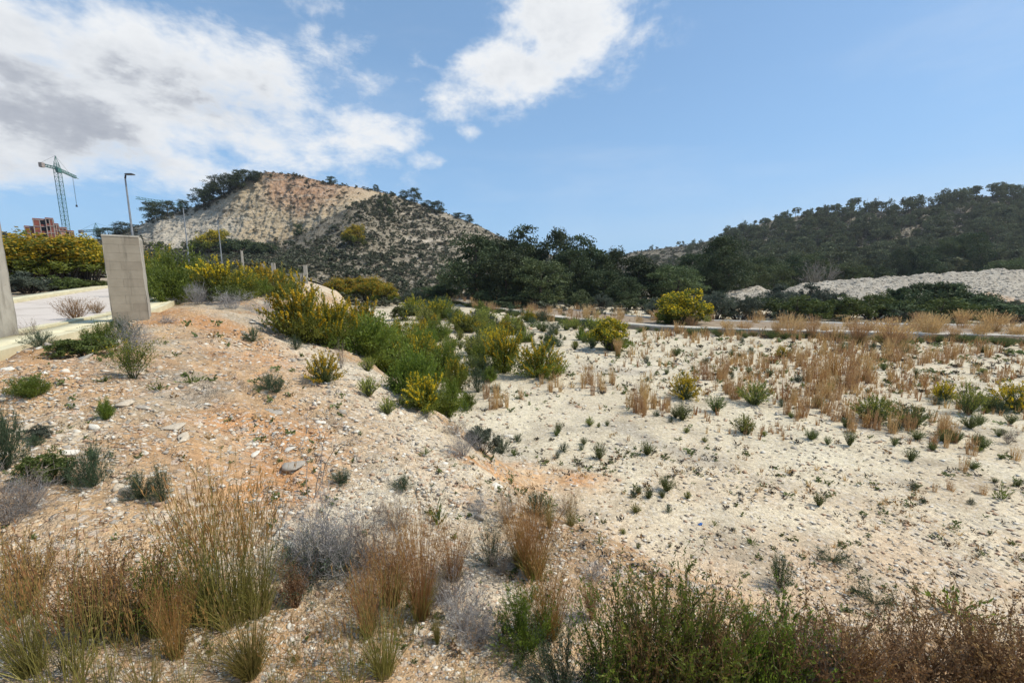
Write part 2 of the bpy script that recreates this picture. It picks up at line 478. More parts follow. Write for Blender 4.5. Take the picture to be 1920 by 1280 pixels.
M_tan = leafmat('tan_straw', [(.34, .20, .088), (.52, .335, .155), (.68, .475, .25)], .4)
M_rust = leafmat('rust_straw', [(.25, .115, .038), (.39, .20, .07), (.51, .30, .125)], .38)
M_ggrass = leafmat('green_grass_blades', [(.13, .125, .028), (.235, .205, .052), (.38, .31, .10)], .35)
M_reddry = leafmat('reddish_dry_leaves', [(.18, .10, .04), (.32, .185, .075), (.48, .30, .14)], .25)
M_darkbrown = leafmat('dark_brown_litter', [(.045, .036, .026), (.08, .062, .045), (.13, .105, .075)], .1)
M_concrete = surfmat('weathered_render', (.27, .245, .205), (.40, .37, .31), 2.2, .35, .92, c3=(.33, .305, .26), bscale=30, bdist=.01, streak=.55)
M_block2 = surfmat('concrete_block_darker', (.25, .215, .165), (.31, .27, .21), 3, .4, .95, bscale=60, bdist=.006, streak=.45)
M_block = surfmat('concrete_block', (.27, .235, .18), (.34, .30, .235), 3, .4, .95, bscale=60, bdist=.006, streak=.45)
M_mortar = surfmat('mortar', (.27, .235, .18), (.33, .29, .225), 9, .3, .95)
M_brickpatch = surfmat('exposed_brick', (.34, .15, .09), (.46, .23, .14), 9, .4, .95, bdist=.006)
M_kerb = surfmat('cream_concrete', (.54, .48, .31), (.68, .62, .42), 3, .25, .9, bscale=50, bdist=.006)
M_kerbw = surfmat('pale_concrete', (.50, .47, .41), (.66, .63, .56), 3, .25, .9, bscale=50, bdist=.006)
M_road = surfmat('dusty_road', (.40, .345, .29), (.56, .495, .43), .9, .35, .95, c3=(.50, .44, .375), bscale=60, bdist=.006)
M_soilwall = surfmat('brown_soil_edge', (.20, .145, .095), (.36, .28, .195), 3, .6, .95)
M_steel = surfmat('galvanised_steel', (.22, .23, .24), (.34, .35, .36), 3, 0, .5, metal=.5)
M_dark = surfmat('dark_metal', (.03, .032, .035), (.05, .052, .056), 3, 0, .5)
M_crane = surfmat('green_crane_paint', (.05, .13, .11), (.08, .19, .16), 2, 0, .6)
M_brick = surfmat('red_brickwork', (.17, .045, .03), (.27, .085, .055), .8, .2, .95, bscale=3)
M_brickL = surfmat('light_brickwork', (.36, .17, .12), (.46, .24, .17), .8, .2, .95, bscale=3)
M_slab = surfmat('slab_concrete', (.26, .21, .18), (.38, .32, .28), .8, .1, .95)
M_void = surfmat('painted_interior_shade', (.02, .016, .014), (.035, .028, .024), 1, 0, 1.0)  # near-black colour stands in for the shade inside the open floors
M_rubble = groundmat('rubble', False)
M_blueplastic = surfmat('blue_plastic', (.02, .10, .38), (.05, .20, .55), 20, .2, .35)
M_stone = [surfmat('pale_stone', (.44, .36, .26), (.62, .53, .405), 9, .5, .9, bdist=.01),
           surfmat('grey_stone', (.28, .245, .20), (.42, .375, .31), 9, .5, .9, bdist=.01),
           surfmat('ochre_stone', (.38, .24, .15), (.52, .37, .25), 9, .5, .9, bdist=.01),
           surfmat('white_stone', (.57, .52, .43), (.74, .69, .59), 9, .4, .85, bdist=.01)]

# ------------------------------------------------------------------ the ground sheet
def lerpc(a, b, t):
    t = np.asarray(t)[..., None]
    return np.asarray(a) * (1 - t) + np.asarray(b) * t

def seg_mask(x, y, pts, r):
    P = G([p[0] for p in pts], [p[1] for p in pts])[:, :2]
    best = np.full(np.shape(x), 1e9)
    if len(P) == 1:
        best = np.hypot(x - P[0, 0], y - P[0, 1])
    for a, b in zip(P[:-1], P[1:]):
        d = b - a; L = (d * d).sum()
        t = np.clip(((x - a[0]) * d[0] + (y - a[1]) * d[1]) / L, 0, 1)
        best = np.minimum(best, np.hypot(x - a[0] - t * d[0], y - a[1] - t * d[1]))
    best = best + r * 1.3 * fbm(x * .8 / r, y * .8 / r, 77, 5, .65)
    return 1 - sst(r * .1, r * 1.6, best)

ORANGE = [([(300, 590), (380, 610), (470, 660), (540, 700)], .75), ([(330, 580), (300, 600)], .9), ([(450, 770), (520, 800), (560, 860), (500, 900)], .42),
          ([(930, 865), (1010, 885), (1100, 905)], .42), ([(40, 650), (20, 690), (120, 720)], .5),
          ([(870, 860), (960, 900)], .25), ([(430, 905), (540, 930)], .14)]
PALE = [([(600, 660), (700, 760), (800, 820), (880, 880)], .8), ([(560, 620), (640, 700)], .7), ([(620, 960), (760, 900), (850, 990), (900, 1080)], .35), ([(600, 540), (640, 555)], 3.0), ([(1150, 690), (1250, 690)], 1.0)]
GREY = [([(1160, 800), (1270, 850), (1330, 860)], .35), ([(560, 610), (480, 600)], .8), ([(860, 800), (930, 850)], .7), ([(1100, 690), (1200, 700)], .5), ([(210, 690), (360, 720)], .5)]

def soil(x, y):
    d = footdist(x, y) + .4 * fbm(x * .8, y * .8, 8, 3)
    r = np.hypot(x, y)
    near = 1 - sst(3.5, 9.5, y)
    n = fbm(x * .45, y * .45, 61, 5, .6); n2 = fbm(x * 1.6, y * 1.6, 62, 4, .6)
    plain = lerpc((.52, .46, .335), (.50, .385, .26), np.clip(near * 1.1 + n * .45, 0, 1))
    plain = lerpc(plain, (.34, .30, .23), .65 * sst(.0, .55, n2 + .3 * n))
    plain = lerpc(plain, (.58, .525, .39), .5 * sst(.1, .6, -n))
    bank = lerpc((.46, .315, .18), (.49, .40, .275), sst(-.25, .35, n + .4 * n2))
    al = .41 * x + .91 * y; dn_ = .91 * x - .41 * y; st_ = fbm(al * 1.5 + .5 * fbm(al * .7, dn_ * .5, 65, 3), dn_ * .22, 66, 5, .6)
    bank = lerpc(bank, (.45, .26, .125), .75 * sst(.05, .5, st_ - .2 * n))
    bank = lerpc(bank, (.53, .485, .40), .7 * sst(.05, .45, -st_ + .2 * n2) * (1 - sst(3.5, 5.5, d)))
    bank = lerpc(bank, (.27, .22, .165), .5 * sst(.2, .6, fbm(x * 2.6, y * 2.6, 68, 4, .6)))
    c = lerpc(plain, bank, sst(-.35, .5, d))
    for pts, rr in PALE: c = lerpc(c, (.58, .52, .40), .65 * seg_mask(x, y, pts, rr))
    for pts, rr in GREY: c = lerpc(c, (.30, .27, .22), .6 * seg_mask(x, y, pts, rr))
    for pts, rr in ORANGE: c = lerpc(c, lerpc((.48, .295, .15), (.46, .245, .11), sst(-.3, .4, n2)), (.5 + .4 * sst(-.4, .3, n2 + n)) * seg_mask(x, y, pts, rr))
    # far plain beyond the track: brown litter under scrub
    far = sst(58, 80, y)
    c = lerpc(c, (.16, .13, .09), far * .85)
    s, q = roadco(x, y)
    c = lerpc(c, (.30, .25, .18), sst(4, 8, q) * sst(10, 20, y) * .8)
    return c

def build_ground():
    ang, rr, x, y, z = GA, GR, GX, GY, GZ
    v = np.stack([x, y, z], -1).reshape(-1, 3)
    na = len(ang); nr = len(rr)
    i = np.arange(nr - 1)[:, None] * na; j = np.arange(na)[None, :]; jn = (j + 1) % na
    f = np.stack([i + j, i + jn, i + na + jn, i + na + j], -1).reshape(-1, 4)[:, ::-1]
    c0 = len(v)
    v = np.vstack([v, [[0, 0, float(H(0, 0))]]])
    jj = np.arange(na)
    tri = np.stack([np.full(na, c0), (jj + 1) % na, jj], -1)[:, ::-1]
    cc = soil(v[:, 0], v[:, 1])
    rl = .38 + .62 * sst(-.4, .5, footdist(v[:, 0], v[:, 1]))
    cc = np.concatenate([cc, rl[:, None]], 1)
    me = mesh_np('ground', v, [f.astype(np.int64), tri], M_ground, smooth=True, attrs={'soil': ('POINT', 'FLOAT_COLOR', cc)})
    o = obj('ground', me); tag(o, kind='structure')
    return o
ground = build_ground()

# ------------------------------------------------------------------ hills
def interp(tab, x):
    t = np.array(tab, float)
    return np.interp(x, t[:, 0], t[:, 1])

RIDGE = [(-900, 470), (-300, 455), (-60, 440), (10, 437), (45, 452), (150, 452), (200, 449), (250, 427), (300, 406), (345, 394), (400, 375), (440, 350), (470, 331), (500, 322), (560, 329), (620, 344), (680, 353), (740, 366), (800, 387), (850, 404), (900, 424), (935, 442), (980, 462), (1040, 480), (1120, 500), (1250, 525)]
FOOTL = [(-900, 475), (200, 468), (255, 437), (274, 464), (360, 466), (435, 456), (517, 458), (551, 450), (589, 424), (619, 409), (671, 386), (709, 367), (760, 372), (850, 408), (1250, 530)]   # lower edge of the bare quarry face
APRON = [(-900, 520), (560, 515), (640, 545), (760, 556), (1250, 556)]

def quarry_fn(px, t):
    """px column, t 0 (apron) .. 1 (ridge) .. 1.5 (far side)"""
    base = interp(FOOTL, px)
    ridge = interp(RIDGE, px)
    cliff = sst(240, 300, px) * (1 - sst(640, 760, px))
    yb = base * cliff + (1 - cliff) * (interp(APRON, px) * .45 + ridge * .55)
    Yb = 176.0 + 0 * px; Yr = (206 + 24 * (1 - cliff))
    tt = np.clip(t, 0, 1)
    lowp = tt < .5
    u = np.where(lowp, tt / .5, (tt - .5) / .5)
    py = np.where(lowp, interp(APRON, px) * (1 - u) + yb * u, yb * (1 - u) + ridge * u)
    Y = np.where(lowp, 84 * (1 - u) + Yb * u, Yb * (1 - u) + Yr * u)
    P = at(px, py, Y)
    # far side falls away
    b = np.clip((t - 1) / .5, 0, 1)
    P[..., 1] += b * 160; P[..., 0] += b * 160 * (px - 960) / F * .9
    P[..., 2] = P[..., 2] * (1 - b) + (-6) * b
    return P

def rock_mask(px, py):
    lim = interp(FOOTL, px)
    m_ = sst(2, -5, (py - lim) + 9 * fbm(px * .03, py * .05, 91, 4))
    return m_ * sst(248, 262, px) * (1 - sst(700, 850, px + 26 * fbm(px * .05, py * .08, 93, 3)) * .85)

def build_hill():
    px = np.concatenate([np.linspace(-800, 180, 60), np.linspace(180, 1000, 430)[1:], np.linspace(1000, 1250, 24)[1:]])
    t = np.concatenate([np.linspace(0, .5, 60), np.linspace(.5, 1, 125)[1:], np.linspace(1, 1.5, 12)[1:]])
    PX, TT = np.meshgrid(px, t)
    P = quarry_fn(PX, TT)
    qx, qy = project(P)
    x, y = P[..., 0], P[..., 1]
    rk = rock_mask(PX, qy) * (TT <= 1.001)
    z = P[..., 2].copy()
    edge = np.minimum(1, np.abs(1 - np.clip(TT, 0, 1)) * 10 + .12)
    # scrubby slopes: humps; quarry face: gullies running down and ledges
    u = x * .10
    gul = fbm(u * 2.6 + .8 * fbm(u, z * .05, 2), z * .05 + u * .3, 101, 5, .6)
    rough = fbm(u * 3.5, z * .42, 111, 5, .6)
    z += edge * (1 - rk) * (1.3 * fbm(x * .05, y * .05, 71, 4) + .5 * fbm(x * .22, y * .22, 72, 3))
    ter = np.sin(P[..., 2] * 1.25 + 1.2 * fbm(x * .03, y * .03, 75)) * sst(560, 640, PX) * (1 - rk)
    x = x + 0
    y = y + edge * (rk * (1.7 * gul + 1.5 * rough + 1.05 * fbm(u * 9, z * .9, 131, 4, .6)) + (1 - rk) * ter * .7)
    # one bench carved across the face
    v = np.stack([x, y, z], -1)
    n = fbm(x * .04, z * .06, 120, 5, .6); n2 = fbm(x * .25, z * .30, 121, 4, .65); st = fbm(x * .05, z * .8, 122, 3)
    left = (1 - sst(400, 470, PX + 30 * n))
    up = sst(20, -30, qy - (interp([(430, 330), (480, 372), (560, 400), (640, 372), (700, 352)], PX)) + 24 * n) * sst(470, 520, PX + 20 * n)
    face = lerpc((.41, .33, .215), (.41, .37, .295), left)
    face = lerpc(face, (.38, .23, .14), up * .9)
    face = lerpc(face, (.19, .115, .07), .55 * sst(.1, .7, n2) * np.clip(up + .35, 0, 1))
    face = lerpc(face, (.47, .42, .33), .5 * sst(.2, .7, st + .3 * n2))
    face = lerpc(face, (.20, .155, .10), .5 * sst(.18, .65, -n2 - .3 * gul))
    scrub = lerpc((.16, .14, .10), (.29, .25, .185), sst(0, .6, n2 + .5 * n) * (.3 + .7 * sst(600, 780, PX)))
    scrub = lerpc(scrub, (.42, .37, .29), .6 * sst(.55, .9, np.cos(P[..., 2] * 1.25 + 1.2 * fbm(x * .03, y * .03, 75))) * sst(700, 800, PX))
    ledge = np.exp(-((qy - 450) / 2.4) ** 2) * sst(735, 760, PX) * (1 - sst(860, 885, PX)) + np.exp(-((qy - 399 - (PX - 700) * .02) / 1.8) ** 2) * sst(655, 690, PX) * (1 - sst(850, 890, PX)) * .6
    scrub = lerpc(scrub, (.52, .45, .35), np.clip(ledge, 0, 1))
    c = lerpc(scrub, face, rk)
    c = np.concatenate([c, np.ones(c.shape[:2] + (1,))], -1)
    nx = len(px)
    i = np.arange(len(t) - 1)[:, None] * nx; j = np.arange(nx - 1)[None, :]
    f = np.stack([i + j, i + j + 1, i + nx + j + 1, i + nx + j], -1).reshape(-1, 4)
    me = mesh_np('quarried_hill', v.reshape(-1, 3), f, M_hill, smooth=True, attrs={'soil': ('POINT', 'FLOAT_COLOR', c.reshape(-1, 4))})
    o = obj('quarried_hill', me); tag(o, kind='structure')
    return v, px, t, rk
HILL_V, HILL_PX, HILL_T, HILL_RK = build_hill()

def grid_at(V, PXs, Ts, px, t):
    fi = np.interp(px, PXs, np.arange(len(PXs))); fj = np.interp(t, Ts, np.arange(len(Ts)))
    i = np.clip(fi.astype(int), 0, len(PXs) - 2); j = np.clip(fj.astype(int), 0, len(Ts) - 2)
    a = (fi - i)[..., None]; b = (fj - j)[..., None]
    return (V[j, i] * (1 - a) + V[j, i + 1] * a) * (1 - b) + (V[j + 1, i] * (1 - a) + V[j + 1, i + 1] * a) * b

RIDGE2 = [(1080, 520), (1130, 492), (1190, 472), (1240, 466), (1300, 458), (1360, 444), (1400, 430), (1440, 415), (1500, 405), (1560, 399), (1620, 398), (1680, 397), (1740, 388), (1800, 374), (1860, 368), (1920, 371), (2100, 356), (2500, 365), (2900, 440), (3300, 520)]
def wood_fn(px, t):
    ridge = interp(RIDGE2, px)
    base = interp([(1080, 545), (3300, 540)], px)
    tt = np.clip(t, 0, 1)
    py = base * (1 - tt) + ridge * tt
    Yr = interp([(1080, 420), (1240, 400), (1400, 300), (1700, 250), (3300, 230)], px)
    Y = 118 * (1 - tt) + Yr * tt
    P = at(px, py, Y)
    b = np.clip((t - 1) / .5, 0, 1)
    P[..., 1] += b * 180; P[..., 0] += b * 120
    P[..., 2] = P[..., 2] * (1 - b) - 6 * b
    return P
def build_wood():
    px = np.linspace(1080, 3300, 330)
    t = np.concatenate([np.linspace(0, 1, 110), np.linspace(1, 1.5, 10)[1:]])
    PX, TT = np.meshgrid(px, t)
    P = wood_fn(PX, TT)
    qx, qy = project(P)
    x, y = P[..., 0], P[..., 1]
    edge = np.minimum(1, np.abs(1 - np.clip(TT, 0, 1)) * 8 + .15) * np.minimum(1, TT * 6)
    P[..., 2] += edge * (4.5 * fbm(x * .014, y * .014, 171, 4) + 1.0 * fbm(x * .1, y * .1, 172, 4))
    n = fbm(x * .03, y * .03, 181, 5, .6); n2 = fbm(x * .18, y * .18, 182, 4, .65)
    c = lerpc((.13, .115, .08), (.26, .22, .155), sst(0, .7, n2 + .4 * n))
    ex = sst(.25, .7, n + .35 * n2) * sst(1560, 1700, PX)
    c = lerpc(c, (.38, .32, .23), ex * .7)
    led = np.exp(-((qy - 485 + (PX - 1800) * .02) / 1.7) ** 2) * sst(1740, 1770, PX) * (1 - sst(1870, 1900, PX)) + np.exp(-((qy - 490) / 3.2) ** 2) * sst(1590, 1610, PX) * (1 - sst(1640, 1650, PX)) * .8
    c = lerpc(c, (.50, .42, .32), np.clip(led, 0, 1))
    c = np.concatenate([c, np.ones(c.shape[:2] + (1,))], -1)
    nx = len(px)
    i = np.arange(len(t) - 1)[:, None] * nx; j = np.arange(nx - 1)[None, :]
    f = np.stack([i + j, i + j + 1, i + nx + j + 1, i + nx + j], -1).reshape(-1, 4)
    me = mesh_np('wooded_hill', P.reshape(-1, 3), f, M_hill, smooth=True, attrs={'soil': ('POINT', 'FLOAT_COLOR', c.reshape(-1, 4))})
    o = obj('wooded_hill', me); tag(o, kind='structure')
    return P, px, t
WOOD_V, WOOD_PX, WOOD_T = build_wood()

# spoil heap: a long bank of pale rubble behind the scrub
def build_heap():
    RH = [(1310, 566), (1340, 553), (1370, 546), (1405, 538), (1425, 537), (1442, 549), (1458, 549), (1500, 533), (1560, 527), (1620, 522), (1700, 517), (1780, 512), (1850, 507), (1890, 505), (1930, 508), (2100, 500), (2400, 520), (2700, 560)]
    px = np.linspace(1310, 2700, 440); t = np.linspace(0, 2, 100)
    PX, TT = np.meshgrid(px, t)
    ridge = interp(RH, PX); basey = 530 + 3.25 * F / 56 + 6
    tt = np.clip(TT, 0, 1)
    s = tt ** .85
    py = basey * (1 - s) + ridge * s
    P = at(PX, py, 54 + 18 * tt)
    b = np.clip(TT - 1, 0, 1)
    P[..., 1] += b * 14; P[..., 0] += b * 10
    P[..., 2] = P[..., 2] * (1 - b) - 4 * b
    x, y, z = P[..., 0], P[..., 1], P[..., 2]
    e = np.minimum(1, TT * 5) * np.minimum(1, (2 - TT) * 3)
    P[..., 2] += e * (.42 * np.abs(fbm(x * .35, y * .35, 201, 4, .6)) + .36 * fbm(x * .9, y * .9, 202, 4, .65) + .14 * fbm(x * 3, y * 3, 203, 2))
    n = fbm(x * .12, y * .12, 205, 4); n2 = fbm(x * .8, y * .8 + z, 206, 4, .65)
    c = lerpc((.33, .30, .245), (.42, .385, .32), sst(-.3, .4, n2))
    c = lerpc(c, (.24, .22, .19), .6 * sst(.2, .6, -n2))
    qx, qy = project(P)
    path = sst(9, 3, np.abs(qy - (553 + (PX - 1850) * .24))) * sst(1840, 1856, PX)
    c = lerpc(c, (.52, .36, .23), path * .9)
    c = np.concatenate([c, np.ones(c.shape[:2] + (1,))], -1)
    nx = len(px)
    i = np.arange(len(t) - 1)[:, None] * nx; j = np.arange(nx - 1)[None, :]
    f = np.stack([i + j, i + j + 1, i + nx + j + 1, i + nx + j], -1).reshape(-1, 4)
    me = mesh_np('rubble_heap', P.reshape(-1, 3), f, M_rubble, smooth=False, attrs={'soil': ('POINT', 'FLOAT_COLOR', c.reshape(-1, 4))})
    o = obj('rubble_heap', me)
    tag(o, 'long pale grey heap of tipped rubble behind the dark scrub on the right', 'rubble heap')
    return P, px, t
HEAP_V, HEAP_PX, HEAP_T = build_heap()

# ------------------------------------------------------------------ box helpers
class MB:
    def __init__(s): s.v = []; s.f = []
    def box(s, cx, cy, cz, sx, sy, sz, ax=(1, 0), jit=0.0, rnd=None, taper=0.0):
        """box centred on (cx, cy), from cz up by sz; ax = direction of its x side in plan"""
        ax = np.array(ax, float); ax = ax / np.linalg.norm(ax); ay = np.array([-ax[1], ax[0]])
        n = len(s.v)
        for k, zz in enumerate((0, sz)):
            q = 1 - taper * k
            for a, b in ((-1, -1), (1, -1), (1, 1), (-1, 1)):
                p = np.array([cx, cy]) + ax * a * sx / 2 * q + ay * b * sy / 2 * q
                j = [rnd.uniform(-jit, jit) for _ in range(3)] if jit else (0, 0, 0)
                s.v.append((p[0] + j[0], p[1] + j[1], cz + zz + j[2]))
        s.f += [(n, n + 3, n + 2, n + 1), (n + 4, n + 5, n + 6, n + 7), (n, n + 1, n + 5, n + 4), (n + 1, n + 2, n + 6, n + 5), (n + 2, n + 3, n + 7, n + 6), (n + 3, n, n + 4, n + 7)]
        return s
    def bar(s, a, b, r, n=4, r2=None):
        a = np.array(a, float); b = np.array(b, float); d = b - a; d = d / np.linalg.norm(d)
        up = np.array([0, 0, 1.0]) if abs(d[2]) < .9 else np.array([1.0, 0, 0])
        u = np.cross(d, up); u /= np.linalg.norm(u); w = np.cross(d, u)
        k0 = len(s.v)
        for P, rr in ((a, r), (b, r if r2 is None else r2)):
            for i in range(n):
                t = 2 * math.pi * (i + .5) / n
                s.v.append(tuple(P + rr * (math.cos(t) * u + math.sin(t) * w)))
        for i in range(n):
            j = (i + 1) % n
            s.f.append((k0 + i, k0 + j, k0 + n + j, k0 + n + i))
        s.f.append(tuple(k0 + i for i in range(n))[::-1]); s.f.append(tuple(k0 + n + i for i in range(n)))
        return s
    def build(s, name, m_, parent=None, bevel=0, smooth=False):
        me = bpy.data.meshes.new(name)
        me.from_pydata([tuple(map(float, p)) for p in s.v], [], s.f)
        me.materials.append(m_)
        o = obj(name, me, parent)
        if bevel:
            md = o.modifiers.new('bevel', 'BEVEL'); md.width = bevel; md.segments = 2
        return o

# ------------------------------------------------------------------ left road: carriageway, two kerbed edges
def strip(name, q0, q1, dz, m_, s0, s1, n, parent=None, thick=0.0, wob=0.0):
    ss = np.linspace(s0, s1, n)
    def pt(q, z):
        P = RD_P[None] + ss[:, None] * RD_D[None] + (q + wob * fbm(ss * .3, ss * 0, 9))[:, None] * RD_N[None]
        return np.column_stack([P, road_z(ss) + z])
    rows = [pt(q0, dz - thick), pt(q0, dz), pt(q1, dz), pt(q1, dz - thick)] if thick else [pt(q0, dz), pt(q1, dz)]
    v = np.vstack(rows); k = np.arange(n - 1); f = []
    for r in range(len(rows) - 1):
        f.append(np.stack([r * n + k, r * n + k + 1, (r + 1) * n + k + 1, (r + 1) * n + k], -1))
    return obj(name, mesh_np(name, v, np.vstack(f)[:, ::-1], m_), parent)
road = strip('road', .88, 5.2, -.015, M_road, -25, 60, 90)
tag(road, kind='structure')
side = empty('pavement', (0, 0, 0)); tag(side, kind='structure')
rk_ = random.Random(3)
kme = MB().box(0, 0, 0, .985, .20, .26).build('kerb_stone', M_kerb, side)
def kerb_run(q, s0, s1, mat_ob, z, parent, w=1.0):
    s_ = s0; first = mat_ob is not None
    while s_ < s1:
        P = RD_P + (s_ + .5) * RD_D + q * RD_N
        o = kme.copy(); COL.objects.link(o)
        o.parent = parent
        o.location = (P[0], P[1], float(road_z(s_ + .5)) + z + rk_.uniform(-.012, .012))
        o.rotation_euler = (0, math.atan(-.040 if s_ > 8 else 0) * 1, math.atan2(RD_D[1], RD_D[0]) + rk_.uniform(-.008, .008))
        s_ += 1.0
    return
strip('pavement_slab', .12, .76, .085, M_kerb, -20, 58, 80, side, .25)
kerb_run(.02, -2, 24, 1, -.15, side)
kerb_run(.86, -2, 24, 1, -.13, side)
side2 = empty('pavement', (0, 0, 0)); tag(side2, kind='structure')
strip('pavement_slab', 5.42, 6.1, .085, M_kerb, -20, 58, 80, side2, .25)
kerb_run(5.31, -2, 34, 1, -.14, side2)
bpy.data.objects.remove(kme)

# ------------------------------------------------------------------ right track on its low embankment
TR = [(760, 553), (820, 561), (870, 568), (940, 579), (1000, 588), (1070, 597), (1140, 604), (1220, 610), (1300, 614), (1400, 617), (1600, 622), (1800, 626.5), (1920, 629), (2150, 634), (2500, 640)]
tp = np.array([atz(a, b, -3.06)[:2] for a, b in TR])
def resample(P, n):
    d = np.concatenate([[0], np.cumsum(np.linalg.norm(np.diff(P, axis=0), axis=1))])
    s_ = np.linspace(0, d[-1], n)
    return np.column_stack([np.interp(s_, d, P[:, 0]), np.interp(s_, d, P[:, 1])])
tp = resample(tp, 160)
for _ in range(6): tp[1:-1] = (tp[:-2] + 2 * tp[1:-1] + tp[2:]) / 4
tn = np.gradient(tp, axis=0); tn /= np.linalg.norm(tn, axis=1)[:, None]; tn = np.column_stack([-tn[:, 1], tn[:, 0]])
if (tn[80] @ np.array([0, 1])) < 0: tn = -tn
def tstrip(name, offs, m_, parent=None, wob=.0):
    n = len(tp); rows = []
    s_ = np.arange(n)
    for k, (q, z) in enumerate(offs):
        P = tp + (q + wob * fbm(s_ * .35 + 9 * k, s_ * 0, 33 + k, 4))[:, None] * tn
        rows.append(np.column_stack([P, np.full(n, z) + wob * .25 * fbm(s_ * .4, s_ * 0 + k, 44, 3)]))
    v = np.vstack(rows); k = np.arange(n - 1)
    f = np.vstack([np.stack([r * n + k, (r + 1) * n + k, (r + 1) * n + k + 1, r * n + k + 1], -1) for r in range(len(rows) - 1)])
    return obj(name, mesh_np(name, v, f, m_), parent)
trk = empty('track', (0, 0, 0)); tag(trk, kind='structure')
tstrip('soil_edge', [(-.35, -3.62), (-.06, -3.075)], M_soilwall, trk, .10)
kst = MB().box(0, 0, 0, 1.0, .18, .25, jit=.006, rnd=random.Random(8)).build('kerb_stone', M_kerbw, trk)
sl_ = np.concatenate([[0], np.cumsum(np.linalg.norm(np.diff(tp, axis=0), axis=1))]); rk2 = random.Random(12); first_ = True
M_kerbd = surfmat('soiled_concrete', (.34, .30, .24), (.58, .53, .45), 1.2, .4, .95, bscale=30, bdist=.01)
for q_ in np.arange(6, sl_[-1] - 1, 1.03):
    x_ = np.interp(q_, sl_, tp[:, 0]); y_ = np.interp(q_, sl_, tp[:, 1]); x2_ = np.interp(q_ + 1, sl_, tp[:, 0]); y2_ = np.interp(q_ + 1, sl_, tp[:, 1])
    o = kst if first_ else kst.copy()
    if not first_: COL.objects.link(o); o.parent = trk
    first_ = False
    o.location = ((x_ + x2_) / 2, (y_ + y2_) / 2, -3.30 + rk2.uniform(-.02, .012)); o.rotation_euler = (rk2.uniform(-.02, .02), rk2.uniform(-.01, .01), math.atan2(y2_ - y_, x2_ - x_) + rk2.uniform(-.012, .012))
tstrip('track_pavement', [(.10, -3.075), (1.25, -3.085), (1.25, -3.2)], M_kerbd, trk)
tstrip('roadway', [(1.252, -3.2), (7.6, -3.2)], M_soilwall, trk)
tstrip('far_kerb', [(7.6, -3.3), (7.6, -3.12), (7.8, -3.12), (7.9, -3.5)], M_kerbw, trk)

# ------------------------------------------------------------------ plant building
class Rng(np.random.RandomState):
    pass

def unit(v): return v / np.maximum(np.linalg.norm(v, axis=-1, keepdims=True), 1e-9)

def gen_paths(rg, n, tilt=(0, .9), L=(.6, 1), droop=0.0, k=5, base_r=.03, wig=.03, power=.7, arch=0.0):
    az = rg.uniform(0, 2 * np.pi, n); ti = tilt[0] + (tilt[1] - tilt[0]) * rg.rand(n) ** power
    ln = rg.uniform(L[0], L[1], n)
    br = base_r * np.sqrt(rg.rand(n)); 
    base = np.stack([br * np.cos(az), br * np.sin(az), 0 * az], -1)
    t = np.linspace(0, 1, k)
    out = np.zeros((n, k, 3))
    p = base.copy(); out[:, 0] = p
    for i in range(1, k):
        tt = ti + arch * (t[i] - .5)
        d = np.stack([np.sin(tt) * np.cos(az), np.sin(tt) * np.sin(az), np.cos(tt)], -1)
        d = d + rg.normal(0, wig * 3, (n, 3))
        p = p + unit(d) * (ln / (k - 1))[:, None]
        p[:, 2] -= droop * ln * (t[i] ** 2 - t[i - 1] ** 2)
        out[:, i] = p
    out[:, :, 2] = np.maximum(out[:, :, 2], .005 * np.arange(k) + 0)
    return out

def pt_on(paths, idx, t):
    k = paths.shape[1]; f = np.clip(t, 0, .9999) * (k - 1); i = f.astype(int); a = (f - i)[:, None]
    p = paths[idx, i] * (1 - a) + paths[idx, i + 1] * a
    return p, unit(paths[idx, i + 1] - paths[idx, i])

def sub_paths(rg, paths, m_, t=(.3, .95), L=(.15, .3), spread=.8, k=4, wig=.05, up=0.0):
    n = len(paths) * m_
    idx = np.repeat(np.arange(len(paths)), m_); tt = rg.uniform(t[0], t[1], n)
    p, d = pt_on(paths, idx, tt)
    d = unit(d + rg.normal(0, spread, (n, 3)) * .8 + np.array([0, 0, up]))
    ln = rg.uniform(L[0], L[1], n)
    out = np.zeros((n, k, 3)); out[:, 0] = p
    for i in range(1, k):
        d = unit(d + rg.normal(0, wig * 3, (n, 3)) + np.array([0, 0, up * .3]))
        p = p + d * (ln / (k - 1))[:, None]; out[:, i] = p
    return out

